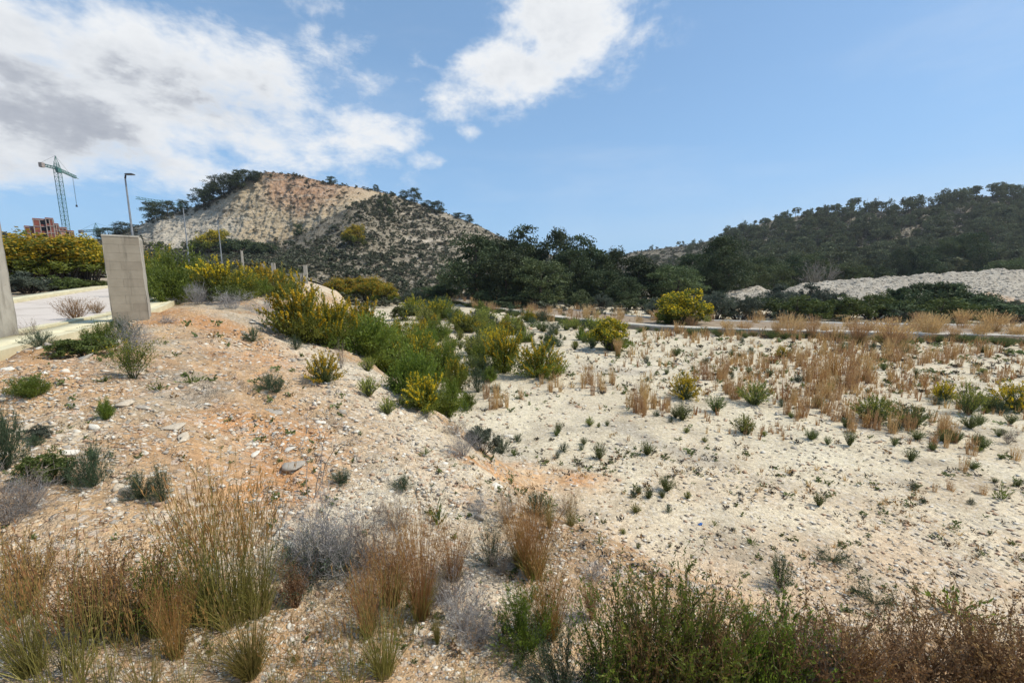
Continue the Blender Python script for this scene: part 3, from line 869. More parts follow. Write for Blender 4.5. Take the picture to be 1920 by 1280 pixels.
class Geo:
    def __init__(s): s.V = []; s.Q = []; s.R = []; s.n = 0
    def add(s, v, q, r):
        s.V.append(v); s.Q.append(q + s.n); s.R.append(r); s.n += len(v); return s
    def leaves(s, rg, c, d, ln, w, flat=0.0):
        """one four-cornered leaf per centre"""
        n = len(c)
        d = unit(d); rnd = rg.normal(0, 1, (n, 3)); 
        if flat: rnd = rnd * (1 - flat) + np.array([0, 0, 1.0]) * flat
        u = unit(np.cross(d, rnd)) if not flat else unit(np.cross(d, rnd))
        ln = (ln * rg.uniform(.6, 1.3, n))[:, None]; w = (w * rg.uniform(.7, 1.2, n))[:, None]
        v = np.stack([c - d * ln * .5, c + u * w * .5 - d * ln * .05, c + d * ln * .5, c - u * w * .5 - d * ln * .05], 1)
        q = np.arange(4 * n).reshape(n, 4)
        return s.add(v.reshape(-1, 3), q, rg.rand(n))
    def ribbons(s, rg, paths, w, taper=.15, cross=False):
        n, k, _ = paths.shape
        tan = unit(np.gradient(paths, axis=1))
        side = unit(np.cross(tan, unit(rg.normal(0, 1, (n, 1, 3)))))
        ww = np.linspace(1, taper, k)[None, :, None] * np.reshape(w, (-1, 1, 1)) * .5
        for rep in range(2 if cross else 1):
            sd = side if rep == 0 else unit(np.cross(tan, side))
            v = np.stack([paths - sd * ww, paths + sd * ww], 2)      # n,k,2,3
            b = (np.arange(n) * k * 2)[:, None] + (np.arange(k - 1) * 2)[None, :]
            q = np.stack([b, b + 1, b + 3, b + 2], -1).reshape(-1, 4)
            s.add(v.reshape(-1, 3), q, np.repeat(rg.rand(n), k - 1))
        return s
    def tubes(s, rg, paths, r, taper=.3, sides=3):
        n, k, _ = paths.shape
        tan = unit(np.gradient(paths, axis=1))
        a = unit(np.cross(tan, unit(rg.normal(0, 1, (n, 1, 3)) + 0 * tan)))
        b = np.cross(tan, a)
        rr = np.linspace(1, taper, k)[None, :, None] * np.reshape(r, (-1, 1, 1))
        v = np.stack([paths + rr * (math.cos(2 * math.pi * i / sides) * a + math.sin(2 * math.pi * i / sides) * b) for i in range(sides)], 2)
        base = (np.arange(n) * k * sides)[:, None, None] + (np.arange(k - 1) * sides)[None, :, None]
        i = np.arange(sides)[None, None, :]; j = (i + 1) % sides
        q = np.stack([base + i, base + j, base + sides + j, base + sides + i], -1).reshape(-1, 4)
        return s.add(v.reshape(-1, 3), q, np.repeat(rg.rand(n), (k - 1) * sides))
    def on(s, rg, paths, n, t, jit, ln, w, along=.6, up=0.0, power=1.0, flat=0.0):
        idx = rg.randint(0, len(paths), n); tt = t[0] + (t[1] - t[0]) * rg.rand(n) ** power
        p, d = pt_on(paths, idx, tt)
        p = p + rg.normal(0, jit, (n, 3))
        p[:, 2] = np.maximum(p[:, 2], ln * .3)
        dd = d * along + unit(rg.normal(0, 1, (n, 3))) * (1 - along) + np.array([0, 0, up])
        return s.leaves(rg, p, dd, ln, w, flat)
    def data(s):
        return np.vstack(s.V), np.vstack(s.Q), np.concatenate(s.R)

class Proto:
    """a plant of unit height and unit width, as named parts with a material each"""
    def __init__(s, parts, norm=True):
        dat = [(n, g.data(), m_) for n, g, m_ in parts]
        allv = np.vstack([d[0] for _, d, _ in dat])
        sr = np.percentile(np.hypot(allv[:, 0], allv[:, 1]), 92); sz = np.percentile(allv[:, 2], 98.5)
        sc = np.array([.5 / sr, .5 / sr, 1 / sz]) if norm else np.ones(3)
        s.asp = 2 * sr / sz
        s.parts = []
        vs, qs, rs_, mi, ms = [], [], [], [], []; off = 0
        for i, (n, (v, q, r), m_) in enumerate(dat):
            v = v * sc
            s.parts.append((n, mesh_np(n, v, q, m_, attrs={'rnd': ('FACE', 'FLOAT', r)})))
            vs.append(v); qs.append(q + off); off += len(v); rs_.append(r); mi.append(np.full(len(q), i)); ms.append(m_)
        s.raw = (np.vstack(vs), np.vstack(qs), np.concatenate(rs_), np.concatenate(mi), ms)
        s._m = None
    def merged(s, name):
        if s._m is None:
            v, q, r, mi, ms = s.raw
            s._m = mesh_np(name, v, q, ms, mi, attrs={'rnd': ('FACE', 'FLOAT', r)})
        return s._m

def put(proto, name, loc, sx, sy, sz, rz, label, cat, group=None, parts=True, tilt=0.0):
    if parts and len(proto.parts) > 1:
        o = empty(name, loc, rz); o.scale = (sx, sy, sz)
        for n, me in proto.parts:
            q_ = obj(n, me, o)
            if n in ('blossom', 'seed_heads', 'flower_tips', 'leaves'): tag(q_, kind='stuff')
    else:
        o = obj(name, proto.merged(name)); o.location = loc; o.rotation_euler = (0, 0, rz); o.scale = (sx, sy, sz)
    if tilt: o.rotation_euler = (tilt * math.cos(rz * 3), tilt * math.sin(rz * 5), rz)
    return tag(o, label, cat, group)

SRC = {}
def src_object(pr):
    """a plant that geometry nodes repeat; it is not itself part of the scene"""
    if id(pr) not in SRC: SRC[id(pr)] = bpy.data.objects.new('plant', pr.merged('plant'))
    return SRC[id(pr)]

def scatter_mesh(name, protos, P, sx, sz, rz, pick=None, parent=None):
    """many small plants no one could count: one object whose geometry nodes repeat a few plants on its points"""
    rg = np.random.RandomState(len(P))
    pick = rg.randint(0, len(protos), len(P)) if pick is None else pick
    me = bpy.data.meshes.new(name)
    me.vertices.add(len(P)); me.vertices.foreach_set('co', np.asarray(P, np.float32).ravel())
    sc_ = np.column_stack([sx, sx, sz]).astype(np.float32); ro = np.zeros((len(P), 3), np.float32); ro[:, 2] = rz
    for k, arr in (('size', sc_), ('turn', ro)):
        at_ = me.attributes.new(k, 'FLOAT_VECTOR', 'POINT'); at_.data.foreach_set('vector', arr.ravel())
    at_ = me.attributes.new('pick', 'INT', 'POINT'); at_.data.foreach_set('value', pick.astype(np.int32))
    o = obj(name, me, parent)
    ng = bpy.data.node_groups.new(name, 'GeometryNodeTree')
    ng.interface.new_socket('Geometry', in_out='INPUT', socket_type='NodeSocketGeometry')
    ng.interface.new_socket('Geometry', in_out='OUTPUT', socket_type='NodeSocketGeometry')
    N = ng.nodes; L = ng.links
    gi = N.new('NodeGroupInput'); go = N.new('NodeGroupOutput'); jn = N.new('GeometryNodeJoinGeometry')
    def attr(nm, ty):
        q = N.new('GeometryNodeInputNamedAttribute'); q.data_type = ty; q.inputs['Name'].default_value = nm; return q.outputs['Attribute']
    sz_o, ro_o, pk_o = attr('size', 'FLOAT_VECTOR'), attr('turn', 'FLOAT_VECTOR'), attr('pick', 'INT')
    for k, pr in enumerate(protos):
        oi = N.new('GeometryNodeObjectInfo'); oi.inputs['Object'].default_value = src_object(pr); oi.inputs['As Instance'].default_value = True
        ip = N.new('GeometryNodeInstanceOnPoints'); cp = N.new('FunctionNodeCompare'); cp.data_type = 'INT'; cp.operation = 'EQUAL'
        ints = [s_ for s_ in cp.inputs if s_.type == 'INT']; L.new(pk_o, ints[0]); ints[1].default_value = k
        L.new(gi.outputs[0], ip.inputs['Points']); L.new(cp.outputs[0], ip.inputs['Selection']); L.new(oi.outputs['Geometry'], ip.inputs['Instance'])
        L.new(ro_o, ip.inputs['Rotation']); L.new(sz_o, ip.inputs['Scale']); L.new(ip.outputs[0], jn.inputs[0])
    L.new(jn.outputs[0], go.inputs[0])
    md = o.modifiers.new('repeat', 'NODES'); md.node_group = ng
    return o

# ---- kinds
def lobes_leaves(g, rg, C, Rr, per, ln, w, flat=.75, bias=.35, up=.3):
    n = len(C) * per
    idx = np.repeat(np.arange(len(C)), per)
    d = unit(rg.normal(0, 1, (n, 3)))
    rad = rg.rand(n) ** bias
    off = d * (rad * rg.uniform(.8, 1.12, n))[:, None] * Rr[idx][:, None]
    off[:, 2] *= flat
    g.leaves(rg, C[idx] + off, d * .6 + unit(rg.normal(0, 1, (n, 3))) * .7 + np.array([0, 0, up]), ln, w)
    return g

def pine(seed, nl=26, per=300, ln=.030, w=.011, form='round', mat=None, rs=1.0):
    rg = Rng(seed)
    C = []; Rr = []
    for i in range(nl):
        t = rg.rand()
        if form == 'round':
            z = .10 + .82 * t; env = .42 * math.sin(math.pi * min(1, (t * .74 + .22))) ** .55
        elif form == 'umbrella':
            z = .50 + .42 * t; env = .44 * math.sqrt(max(0, 1 - t ** 2 * .8))
        else:
            z = .14 + .80 * t; env = .32 * (1 - t) ** .6 + .03
        a = rg.uniform(0, 2 * np.pi); q = env * math.sqrt(rg.uniform(.15, 1))
        C.append((q * math.cos(a), q * math.sin(a), z)); Rr.append(rg.uniform(.085, .155) * (1.1 if form != 'cone' else .85))
    C = np.array(C); Rr = np.array(Rr) * rs
    # each lobe breaks up into tufts of needles
    sub = np.repeat(np.arange(nl), 9); d = unit(rg.normal(0, 1, (len(sub), 3)) + np.array([0, 0, .25]))
    C2 = C[sub] + d * Rr[sub][:, None] * .72 * np.array([1, 1, .72]); R2 = Rr[sub] * rg.uniform(.34, .62, len(sub))
    g = Geo(); lobes_leaves(g, rg, C2, R2, max(3, per // 9), ln, w, .8, .5, .35)
    t = Geo()
    lean = rg.uniform(-.05, .05, 2)
    tr = np.array([[[0, 0, -.03], [lean[0] * .3, lean[1] * .3, .2], [lean[0], lean[1], .45], [lean[0] * .8, lean[1] * 1.4, .66], [lean[0], lean[1], .85]]])
    t.tubes(rg, tr, .020, .25, 7)
    n = min(nl, 18); sel = rg.choice(nl, n, replace=False)
    b0 = np.clip(C[sel, 2] - rg.uniform(.06, .2, n), .1, .8)
    base = np.stack([np.interp(b0, tr[0, :, 2], tr[0, :, i]) for i in range(3)], -1)
    mid = (base * .5 + C[sel] * .5); mid[:, 2] -= .02
    t.tubes(rg, np.stack([base, mid, C[sel]], 1), .0075, .3, 4)
    return Proto([('crown', g, mat or M_pine), ('trunk', t, M_bark)])

def bush(seed, leafm, stemm=M_stem, n=40, tilt=(0, 1.1), L=(.6, 1.), arch=.2, droop=.05, nleaf=3000, t=(.25, 1), jit=.05, ln=.05, w=.018, along=.5, up=.15, subs=3,
         blossom=None, nb=0, bt=(.5, 1), bln=.04, bw=.02, bjit=.012, bsub=None, base_r=.05, wig=.03, stemr=.006, tips=None):
    rg = Rng(seed)
    P = gen_paths(rg, n, tilt, L, droop, 6, base_r, wig, .7, arch)
    S = sub_paths(rg, P, subs, (.3, .9), (.18, .42), .45, 4, .04, .25) if subs else P[:0]
    st = Geo(); st.tubes(rg, P, stemr, .3, 3)
    lf = Geo()
    if subs:
        st.tubes(rg, S, stemr * .5, .4, 3)
        lf.on(rg, S, int(nleaf * .6), (0, 1), jit * .7, ln, w, along, up)
    lf.on(rg, P, int(nleaf * (.4 if subs else 1)), t, jit, ln, w, along, up)
    parts = [('stems', st, stemm), ('foliage', lf, leafm)]
    if blossom is not None:
        b = Geo()
        srcs = [P] if not subs else [P, S]
        for s_ in srcs:
            kk = max(3, int(len(s_) * (bsub or .7)))
            order = np.argsort(-s_[:, -1, 2] + rg.rand(len(s_)) * .35)[:kk]
            b.on(rg, s_[order], nb // len(srcs), bt, bjit, bln, bw, .25, .1)
        parts.append(('blossom', b, blossom))
    return Proto(parts)

def mound(seed, leafm, nl=22, per=160, ln=.06, w=.03, hgt=.55, extra=None, ne=0, low=.35):
    """dense rounded shrub of many lobes, a few stems showing beneath"""
    rg = Rng(seed)
    a = rg.uniform(0, 2 * np.pi, nl); q = .36 * np.sqrt(rg.rand(nl)); z = .12 + hgt * np.sqrt(np.clip(1 - (q / .40) ** 2, 0.02, 1)) * rg.uniform(low, 1, nl)
    C = np.stack([q * np.cos(a), q * np.sin(a), z], -1); Rr = rg.uniform(.10, .19, nl)
    sub = np.repeat(np.arange(nl), 6); d = unit(rg.normal(0, 1, (len(sub), 3)))
    C2 = C[sub] + d * Rr[sub][:, None] * .7; R2 = Rr[sub] * rg.uniform(.35, .6, len(sub)); C2[:, 2] = np.maximum(C2[:, 2], R2 * .8)
    g = Geo(); lobes_leaves(g, rg, C2, R2, max(3, per // 6), ln, w, .9, .5, .3)
    st = Geo(); b = np.zeros((nl, 3)); b[:, :2] = C[:, :2] * .25
    st.tubes(rg, np.stack([b, (b + C) / 2 + rg.normal(0, .02, (nl, 3)), C], 1), .010, .4, 3)
    parts = [('stems', st, M_bark), ('foliage', g, leafm)]
    if extra is not None:
        e = Geo(); top = C2[:, 2] > np.percentile(C2[:, 2], 35)
        lobes_leaves(e, rg, C2[top] + np.array([0, 0, .02]), R2[top] * 1.08, max(1, ne // top.sum()), ln * .8, w * 1.2, .9, .15, .1)
        parts.append(('blossom', e, extra))
    return Proto(parts)

def tuft(seed, m_, n=120, tilt=(0, .35), L=(.5, 1), arch=.15, w=.010, k=5, base_r=.12, head=None, nh=0, base_m=None, nb=0, droop=0.0, wig=.015, hln=.05, hw=.012):
    rg = Rng(seed)
    P = gen_paths(rg, n, tilt, L, droop, k, base_r, wig, .8, arch)
    g = Geo(); g.ribbons(rg, P, w, .25)
    parts = [('stalks', g, m_)]
    if head is not None:
        h = Geo(); h.on(rg, P, nh, (.68, 1.0), .006, hln, hw, .85, .1); parts.append(('seed_heads', h, head))
    if base_m is not None:
        B = gen_paths(rg, nb, (0, .75), (.25, .55), .08, 4, base_r * 1.1, .02, .7, .5)
        b = Geo(); b.ribbons(rg, B, w * 1.2, .2); parts.append(('blades', b, base_m))
    return Proto(parts)

def twiggy(seed, m_, n=26, tilt=(.1, 1.2), L=(.5, 1), sub=(7, 5), r=.006, leafm=None, nleaf=0, ln=.03, w=.015, arch=.1, spread=.7, lm_t=(0, 1)):
    rg = Rng(seed)
    P = gen_paths(rg, n, tilt, L, .0, 6, .05, .06, .7, arch)
    S = sub_paths(rg, P, sub[0], (.2, .95), (.15, .38), spread, 4, .08, .15)
    S2 = sub_paths(rg, S, sub[1], (.2, 1), (.06, .16), spread, 3, .08, .15) if sub[1] else S[:0]
    g = Geo(); g.tubes(rg, P, r, .35, 3); g.ribbons(rg, S, r * 1.1, .4, False)
    if sub[1]: g.ribbons(rg, S2, r * .75, .5, False)
    parts = [('twigs', g, m_)]
    if leafm is not None:
        l = Geo(); l.on(rg, S, nleaf // 2, lm_t, .006, ln, w, .5, .1)
        l.on(rg, S2 if sub[1] else P, nleaf - nleaf // 2, (.0, 1), .006, ln, w, .5, .1)
        parts.append(('leaves', l, leafm))
    return Proto(parts)

def spiky(seed, m_, n=34, tilt=(0, .8), nleaf=420, ln=.12, w=.018, tipm=None, nt=0, arch=.15, jit=.02):
    rg = Rng(seed)
    P = gen_paths(rg, n, tilt, (.6, 1), 0, 4, .07, .03, .7, arch)
    st = Geo(); st.ribbons(rg, P, .012, .4, True)
    g = Geo(); g.on(rg, P, nleaf, (.12, 1), jit, ln, w, .72, .25)
    parts = [('stems', st, M_stem), ('leaves', g, m_)]
    if tipm is not None:
        t = Geo(); t.on(rg, P, nt, (.72, 1.05), .022, ln * .5, w * 1.8, .5, .3); parts.append(('flower_tips', t, tipm))
    return Proto(parts)

ORD = ['nearest', 'second nearest', 'third nearest', 'fourth nearest', 'fifth nearest', 'sixth nearest', 'seventh nearest', 'eighth nearest', 'ninth nearest', 'tenth nearest', 'eleventh nearest', 'twelfth nearest']
def name_by_landmark(items, marks):
    """items: (object, noun phrase); marks: (px, py, phrase). Each label says on which side of which landmark, and how near"""
    bins = {}
    mk = np.array([(m_[0], m_[1]) for m_ in marks], float)
    for o, noun in items:
        x, y = project(np.array(o.location)); dx = x - mk[:, 0]; dy = (y - mk[:, 1]) * 1.6
        for i in np.argsort(np.hypot(dx, dy)):
            side = ('right of' if dx[i] > 0 else 'left of') if abs(dx[i]) > abs(dy[i]) else ('in front of' if dy[i] > 0 else 'behind')
            key = (noun, side, int(i))
            if len(bins.get(key, [])) < len(ORD): break
        bins.setdefault(key, []).append((float(math.hypot(dx[i], dy[i])), o))
    for (noun, side, i), lst in bins.items():
        for k, (_, o) in enumerate(sorted(lst, key=lambda t: t[0])):
            o['label'] = noun + ', ' + ORD[k] + ' ' + side + ' ' + marks[i][2]

K = {}
K['pine'] = [pine(11, 60, 210, .034, .017, rs=1.15), pine(12, 54, 220, .034, .017, rs=1.2), pine(13, 62, 200, .034, .017, rs=1.1), pine(14, 54, 220, .034, .017, form='cone', rs=1.2)]
K['pine_olive'] = [pine(21, 60, 200, .034, .016, mat=M_pineL), pine(22, 56, 210, .034, .016, mat=M_pineL)]
K['hpine'] = [pine(31 + i, 16, 72, .075, .042, f, M_hpine, 1.3) for i, f in enumerate(['round', 'umbrella', 'round', 'cone', 'umbrella'])]
K['cpine'] = [pine(41 + i, 34, 170, .046, .024, f, M_pine, 1.35) for i, f in enumerate(['round', 'round', 'round'])]
K['broom'] = [bush(51 + i, M_acacia, n=44, tilt=(0, 1.25), arch=.25, nleaf=8500, t=(.1, .85), jit=.05, ln=.055, w=.022, blossom=M_blossom, nb=9500, bt=(.3, 1), bln=.032, bw=.022, bjit=.009, bsub=.55, stemr=.004) for i in range(3)]
K['ball'] = [mound(58, M_acacia, 46, 260, .040, .020, .66, M_blossom, 3000, low=0.0)]
K['broomG'] = [bush(61 + i, M_acacia, n=50, tilt=(0, 1.2), arch=.2, nleaf=9500, t=(.1, 1), jit=.06, ln=.055, w=.024, blossom=M_blossom, nb=1500, bt=(.6, 1), bln=.034, bw=.024, bjit=.014, bsub=.35, stemr=.004) for i in range(2)]
K['acacia'] = [bush(71 + i, M_bright, n=50, tilt=(0, 1.2), arch=.15, nleaf=10500, t=(.1, 1), jit=.06, ln=.060, w=.024, stemr=.004) for i in range(3)]
K['ochre'] = [mound(81 + i, M_acacia, 40, 240, .036, .018, .7, M_blossomD, 5600) for i in range(2)]
K['dark'] = [mound(91 + i, M_darkleaf, 26, 300, .040, .022) for i in range(4)]
K['olive'] = [mound(101 + i, M_olive, 26, 300, .045, .016) for i in range(3)]
K['scrub'] = [mound(111 + i, M_hscrub, 5, 40, .17, .10) for i in range(3)]
K['scrubD'] = [mound(115 + i, M_hscrubD, 5, 40, .17, .10) for i in range(3)]
K['cush'] = [spiky(121 + i, M_cush, 70, (0, .85), 1500, .10, .026, jit=.035) for i in range(4)]
K['cushY'] = [spiky(131 + i, M_cush, 90, (0, 1.15), 2200, .09, .024, M_lime, 1300, jit=.03) for i in range(3)]
K['cushYY'] = [spiky(136 + i, M_cush, 110, (0, 1.35), 2800, .09, .024, M_blossom, 2200, jit=.03) for i in range(2)]
K['blue'] = [bush(141 + i, M_blue, n=60, tilt=(0, 1.35), arch=.1, nleaf=6000, t=(.1, 1), jit=.035, ln=.06, w=.014, along=.6, subs=4, L=(.7, 1), stemr=.004) for i in range(3)]
K['straw'] = [tuft(151 + i, M_tan, 60, (0, .14), (.4, 1), .05, .015, 4, .14, M_tan, 110, hln=.11, hw=.016) for i in range(5)]
K['strawR'] = [tuft(161 + i, M_rust, 46, (0, .14), (.4, 1), .05, .015, 4, .14, M_tan, 110, hln=.11, hw=.016) for i in range(3)]
K['strawL'] = [tuft(155 + i, M_tan, 12, (0, .14), (.4, 1), .05, .05, 3, .14, M_tan, 18, hln=.16, hw=.05) for i in range(3)]
K['strawLR'] = [tuft(165 + i, M_rust, 12, (0, .14), (.4, 1), .05, .05, 3, .14, M_tan, 18, hln=.16, hw=.05) for i in range(3)]
K['fan'] = [tuft(171 + i, M_tan, 240, (0, .42), (.6, 1), .45, .010, 6, .14, M_tan, 700, M_ggrass, 120, hln=.07, hw=.016) for i in range(3)]
K['fore'] = [tuft(181 + i, M_ggrass, 120, (0, .38), (.6, 1), .12, .0050, 7, .09, M_rust, 800, M_ggrass, 160, hln=.045, hw=.0065, wig=.034) for i in range(4)]
K['foreS'] = [tuft(185 + i, M_ggrass, 34, (0, .34), (.55, 1), .12, .0052, 7, .13, M_rust, 300, M_ggrass, 36, hln=.045, hw=.0065, wig=.04) for i in range(4)]
K['foreR'] = [tuft(191 + i, M_rust, 260, (0, .5), (.6, 1), .2, .0048, 7, .10, M_rust, 1500, M_ggrass, 240, hln=.035, hw=.006, wig=.034) for i in range(4)]
K['foreG'] = [tuft(201 + i, M_ggrass, 320, (0, .7), (.5, 1), .5, .008, 6, .12, M_tan, 250, M_ggrass, 200, hln=.05, hw=.006) for i in range(2)]
K['grey'] = [twiggy(211 + i, M_greytwig, 46, (.05, 1.35), (.6, 1), (9, 5), .0050) for i in range(3)]
K['brown'] = [twiggy(221 + i, M_twig, 36, (.05, 1.25), (.6, 1), (8, 4), .0055, M_reddry, 900, .022, .012) for i in range(3)]
K['redweed'] = [twiggy(231 + i, M_redstem, 40, (0, .6), (.5, 1), (10, 0), .0042, M_reddry, 4600, .026, .015, spread=.45) for i in range(4)]
K['greenweed'] = [twiggy(241 + i, M_redstem, 44, (0, .6), (.5, 1), (10, 0), .0042, M_bright, 7500, .040, .012, spread=.45) for i in range(4)]
K['feather'] = [bush(251 + i, M_bright, n=60, tilt=(0, 1.2), arch=.1, nleaf=8500, t=(.1, 1), jit=.03, ln=.05, w=.012, along=.55, subs=6, stemr=.004) for i in range(2)]
K['sprout'] = [spiky(261 + i, M_bright, 14, (0, 1.2), 150, .20, .05, jit=.03) for i in range(3)]
K['speckG'] = [spiky(271 + i, M_cush, 4, (0, .6), 15, .42, .20, jit=.09) for i in range(4)]
K['speckB'] = [spiky(275 + i, M_reddry, 4, (0, .8), 14, .42, .18, jit=.10) for i in range(3)]
K['speckD'] = [spiky(375 + i, M_darkbrown, 4, (0, 1.0), 14, .42, .20, jit=.10) for i in range(3)]
K['thatch'] = [tuft(381 + i, M_twig, 16, (.6, 1.5), (.4, 1), .2, .022, 4, .4, wig=.06) for i in range(3)] + [twiggy(385 + i, M_reddry, 5, (.1, 1.0), (.5, 1), (4, 0), .012) for i in range(3)]
K['speckT'] = [tuft(278 + i, M_tan, 10, (0, .35), (.5, 1), .1, .07, 3, .15) for i in range(3)]
K['weedmat'] = [bush(281 + i, M_blue, n=40, tilt=(.7, 1.5), arch=.1, nleaf=1500, jit=.03, ln=.07, w=.02, subs=3) for i in range(2)]

rz_ = random.Random(77)
def pplant(kind, name, px, pyb, pyt, wpx, label, cat, group=None, parts=True, Y=None, k=None, loc=None, depth=None):
    """plant a proto on the ground seen at (px, pyb), as tall and wide as it looks from there"""
    if Y is None: P = G(px, pyb)[0]
    else:
        P = at(px, pyb, Y)
        P = np.array([P[0], Y, float(H(P[0], Y))]) if loc is None else P
    top = at(px, pyt, P[1])
    d = P[1] * CP - P[2] * SP
    h = max(.03, float(top[2] - P[2])); w = wpx * d / F
    pr = K[kind][rz_.randrange(len(K[kind])) if k is None else k]
    if k is None: w *= rz_.uniform(.94, 1.08)
    return put(pr, name, (P[0], P[1], P[2] - .02 * h), w, w * rz_.uniform(.85, 1.1), h * 1.02, rz_.uniform(0, 6.28), label, cat, group, parts)

# ================================================================== pillars
def pillar(px_c, Y, s_, zb, zt, rot, name, label, blocks):
    C = at(px_c, 530, Y)
    root = empty(name, (C[0], Y, zb), rot); tag(root, label, 'pillar')
    h = zt - zb; rr = random.Random(int(Y * 10))
    core = MB().box(0, 0, -.3, s_ - .008, s_ - .008, h + .27, jit=.001, rnd=rr).build('core', M_mortar, root)
    # rendered faces: +x and the far ones, with a rough edge; the -y face shows its block courses
    import bmesh
    def slab(nm, cx, cy, sx, sy, m_):
        bm = bmesh.new(); bmesh.ops.create_grid(bm, x_segments=14, y_segments=40, size=.5)
        L = max(sx, sy)
        for v in bm.verts:
            a, b = v.co.x, v.co.y
            ed = .012 * float(fbm(np.array([b * 9]), np.array([a * 3 + 5]), 7, 3)[0])
            aa = a * (L + (ed if abs(a) > .49 else 0) * 2)
            o_ = .5 * float(fbm(np.array([a * 4]), np.array([b * 9]), 3, 4)[0]) * .03
            z = (b + .5) * (h + .3) - .3 + (ed * 2.5 if b > .49 else 0)
            if sx > sy: v.co = (cx + aa, cy - math.copysign(1, -cy) * 0 + (o_ * (1 if cy > 0 else -1)), z)
            else: v.co = (cx + (o_ * (1 if cx > 0 else -1)), cy + aa, z)
        me = bpy.data.meshes.new(nm); bm.to_mesh(me); bm.free(); me.materials.append(m_)
        for p_ in me.polygons: p_.use_smooth = True
        o = obj(nm, me, root); md = o.modifiers.new('thick', 'SOLIDIFY'); md.thickness = .012; md.offset = 0
        return o
    H_ = s_ / 2
    slab('render_coat', H_, 0, .01, s_, M_concrete)
    slab('render_coat', -H_, 0, .01, s_, M_concrete)
    slab('render_coat', 0, H_, s_, .01, M_concrete)
    if blocks:
        n = int(round((h) / .205)); ch = h / n
        bme = {}
        for r in range(n):
            xs = [-.5, -.5 + (.60 if r % 2 == 0 else .42), .5]
            for i in range(2):
                w = (xs[i + 1] - xs[i]) * (s_ - .005) - .003; key = round(w, 3)
                o = MB().box((xs[i] + xs[i + 1]) / 2 * (s_ - .005), -H_ + .017 + rr.uniform(-.001, .001), r * ch + .001, w, .040, ch - .0022, jit=.001, rnd=rr).build('block', M_block2 if rr.random() < .3 else M_block, root, .002)
    else:
        slab('render_coat', 0, -H_, s_, .01, M_concrete)
        mp = MB(); zz = .42
        pr_ = [(.02, 0), (.34, .0), (.36, .16), (.27, .34), (.16, .40), (.05, .30), (-.02, .18)]
        n0 = len(mp.v)
        for dyy in (-H_ - .022, -H_ + .01): mp.v += [(H_ - .38 + u_, dyy, zz + v_) for u_, v_ in pr_]
        k_ = len(pr_); mp.f += [tuple(range(k_)), tuple(range(2 * k_ - 1, k_ - 1, -1))] + [(i_, k_ + i_, k_ + (i_ + 1) % k_, (i_ + 1) % k_) for i_ in range(k_)]
        tag(mp.build('bare_brick_patch', M_brickpatch, root), 'patch of bare orange brick where the render fell off')
    cap = MB().box(0, 0, h - .02, s_ + .012, s_ + .012, .035, jit=.008, rnd=rr).build('mortar_cap', M_concrete, root, .006)
    return root
PZ = -1.02
p2 = pillar(240.5, 10.25, .655, PZ - .1, PZ + 2.13, math.radians(37.5), 'block_pillar', 'free-standing square concrete block pillar beside the pale road, the whole one', True)
p1 = pillar(-58, 7.25, .70, PZ - .1, PZ + 2.24, math.radians(29), 'rendered_pillar', 'grey rendered pillar cut off by the left edge, with a patch of bare brick near its foot', False)

# ================================================================== lamps, posts
def at_h(px, py, Y): return at(px, py, Y)
def lamp(pxt, pyt, pxb, Y, label, arm=True):
    T = at(pxt, pyt, Y); zb = float(H(T[0], Y)) - .2
    root = empty('street_lamp', (T[0], Y, zb)); tag(root, label, 'street lamp', 'street lamps along the left road')
    h = T[2] - zb
    MB().bar((0, 0, 0), (0, 0, h - .12), .085, 8, .045).build('pole', M_steel, root)
    if arm:
        MB().bar((0, 0, h - .2), (.05, 0, h), .05, 6).bar((.04, 0, h - .02), (.10, 0, h + .06), .035, 5).build('bracket', M_dark, root)
        m = MB().box(.34, 0, h + .03, .55, .30, .09, taper=.25)
        o = m.build('lamp_head', M_dark, root, .02)
    return root
lamp(234, 329, 248, 28, 'tall grey street lamp with a flat dark head rising from behind the whole pillar')
lamp(343, 388, 352, 45, 'slender street lamp in front of the pale left end of the quarry face', False)
lamp(408, 410, 417, 55, 'thin street lamp with a small dark head beside the yellow tree under the quarry', True)
T = at(453, 470, 50); zb = float(H(T[0], 50)) - .3
tag(MB().box(T[0], 50, zb, .19, .19, T[2] - zb, (1, .4)).build('concrete_post', M_concrete), 'short thick pale post without a lamp, right of the three street lamps', 'post')
for (x0, y0, x1, y1, Y, lab) in [(491, 494, 497, 508, 44, 'small pale marker block half hidden in scrub, left one of two'), (509, 493, 515, 508, 44, 'small pale marker block half hidden in scrub, right one of two'),
                                 (569, 497, 575, 522, 40, 'small upright concrete post on the far crest of the bank')]:
    a = at((x0 + x1) / 2, y0, Y); zb = float(H(a[0], Y)) - .3; w = (x1 - x0) * Y / F
    tag(MB().box(a[0], Y, zb, w, w * .8, a[2] - zb, (1, .3)).build('marker_post', M_concrete, None, .01), lab, 'marker post')
a = at(556, 512, 40); zb = float(H(a[0], 40)) - .3
tag(MB().box(a[0], 40, zb, 1.1, .5, a[2] - zb, (1, .1)).build('manhole_box', M_concrete, None, .01), 'low flat concrete box beside the post on the far crest of the bank', 'utility box')

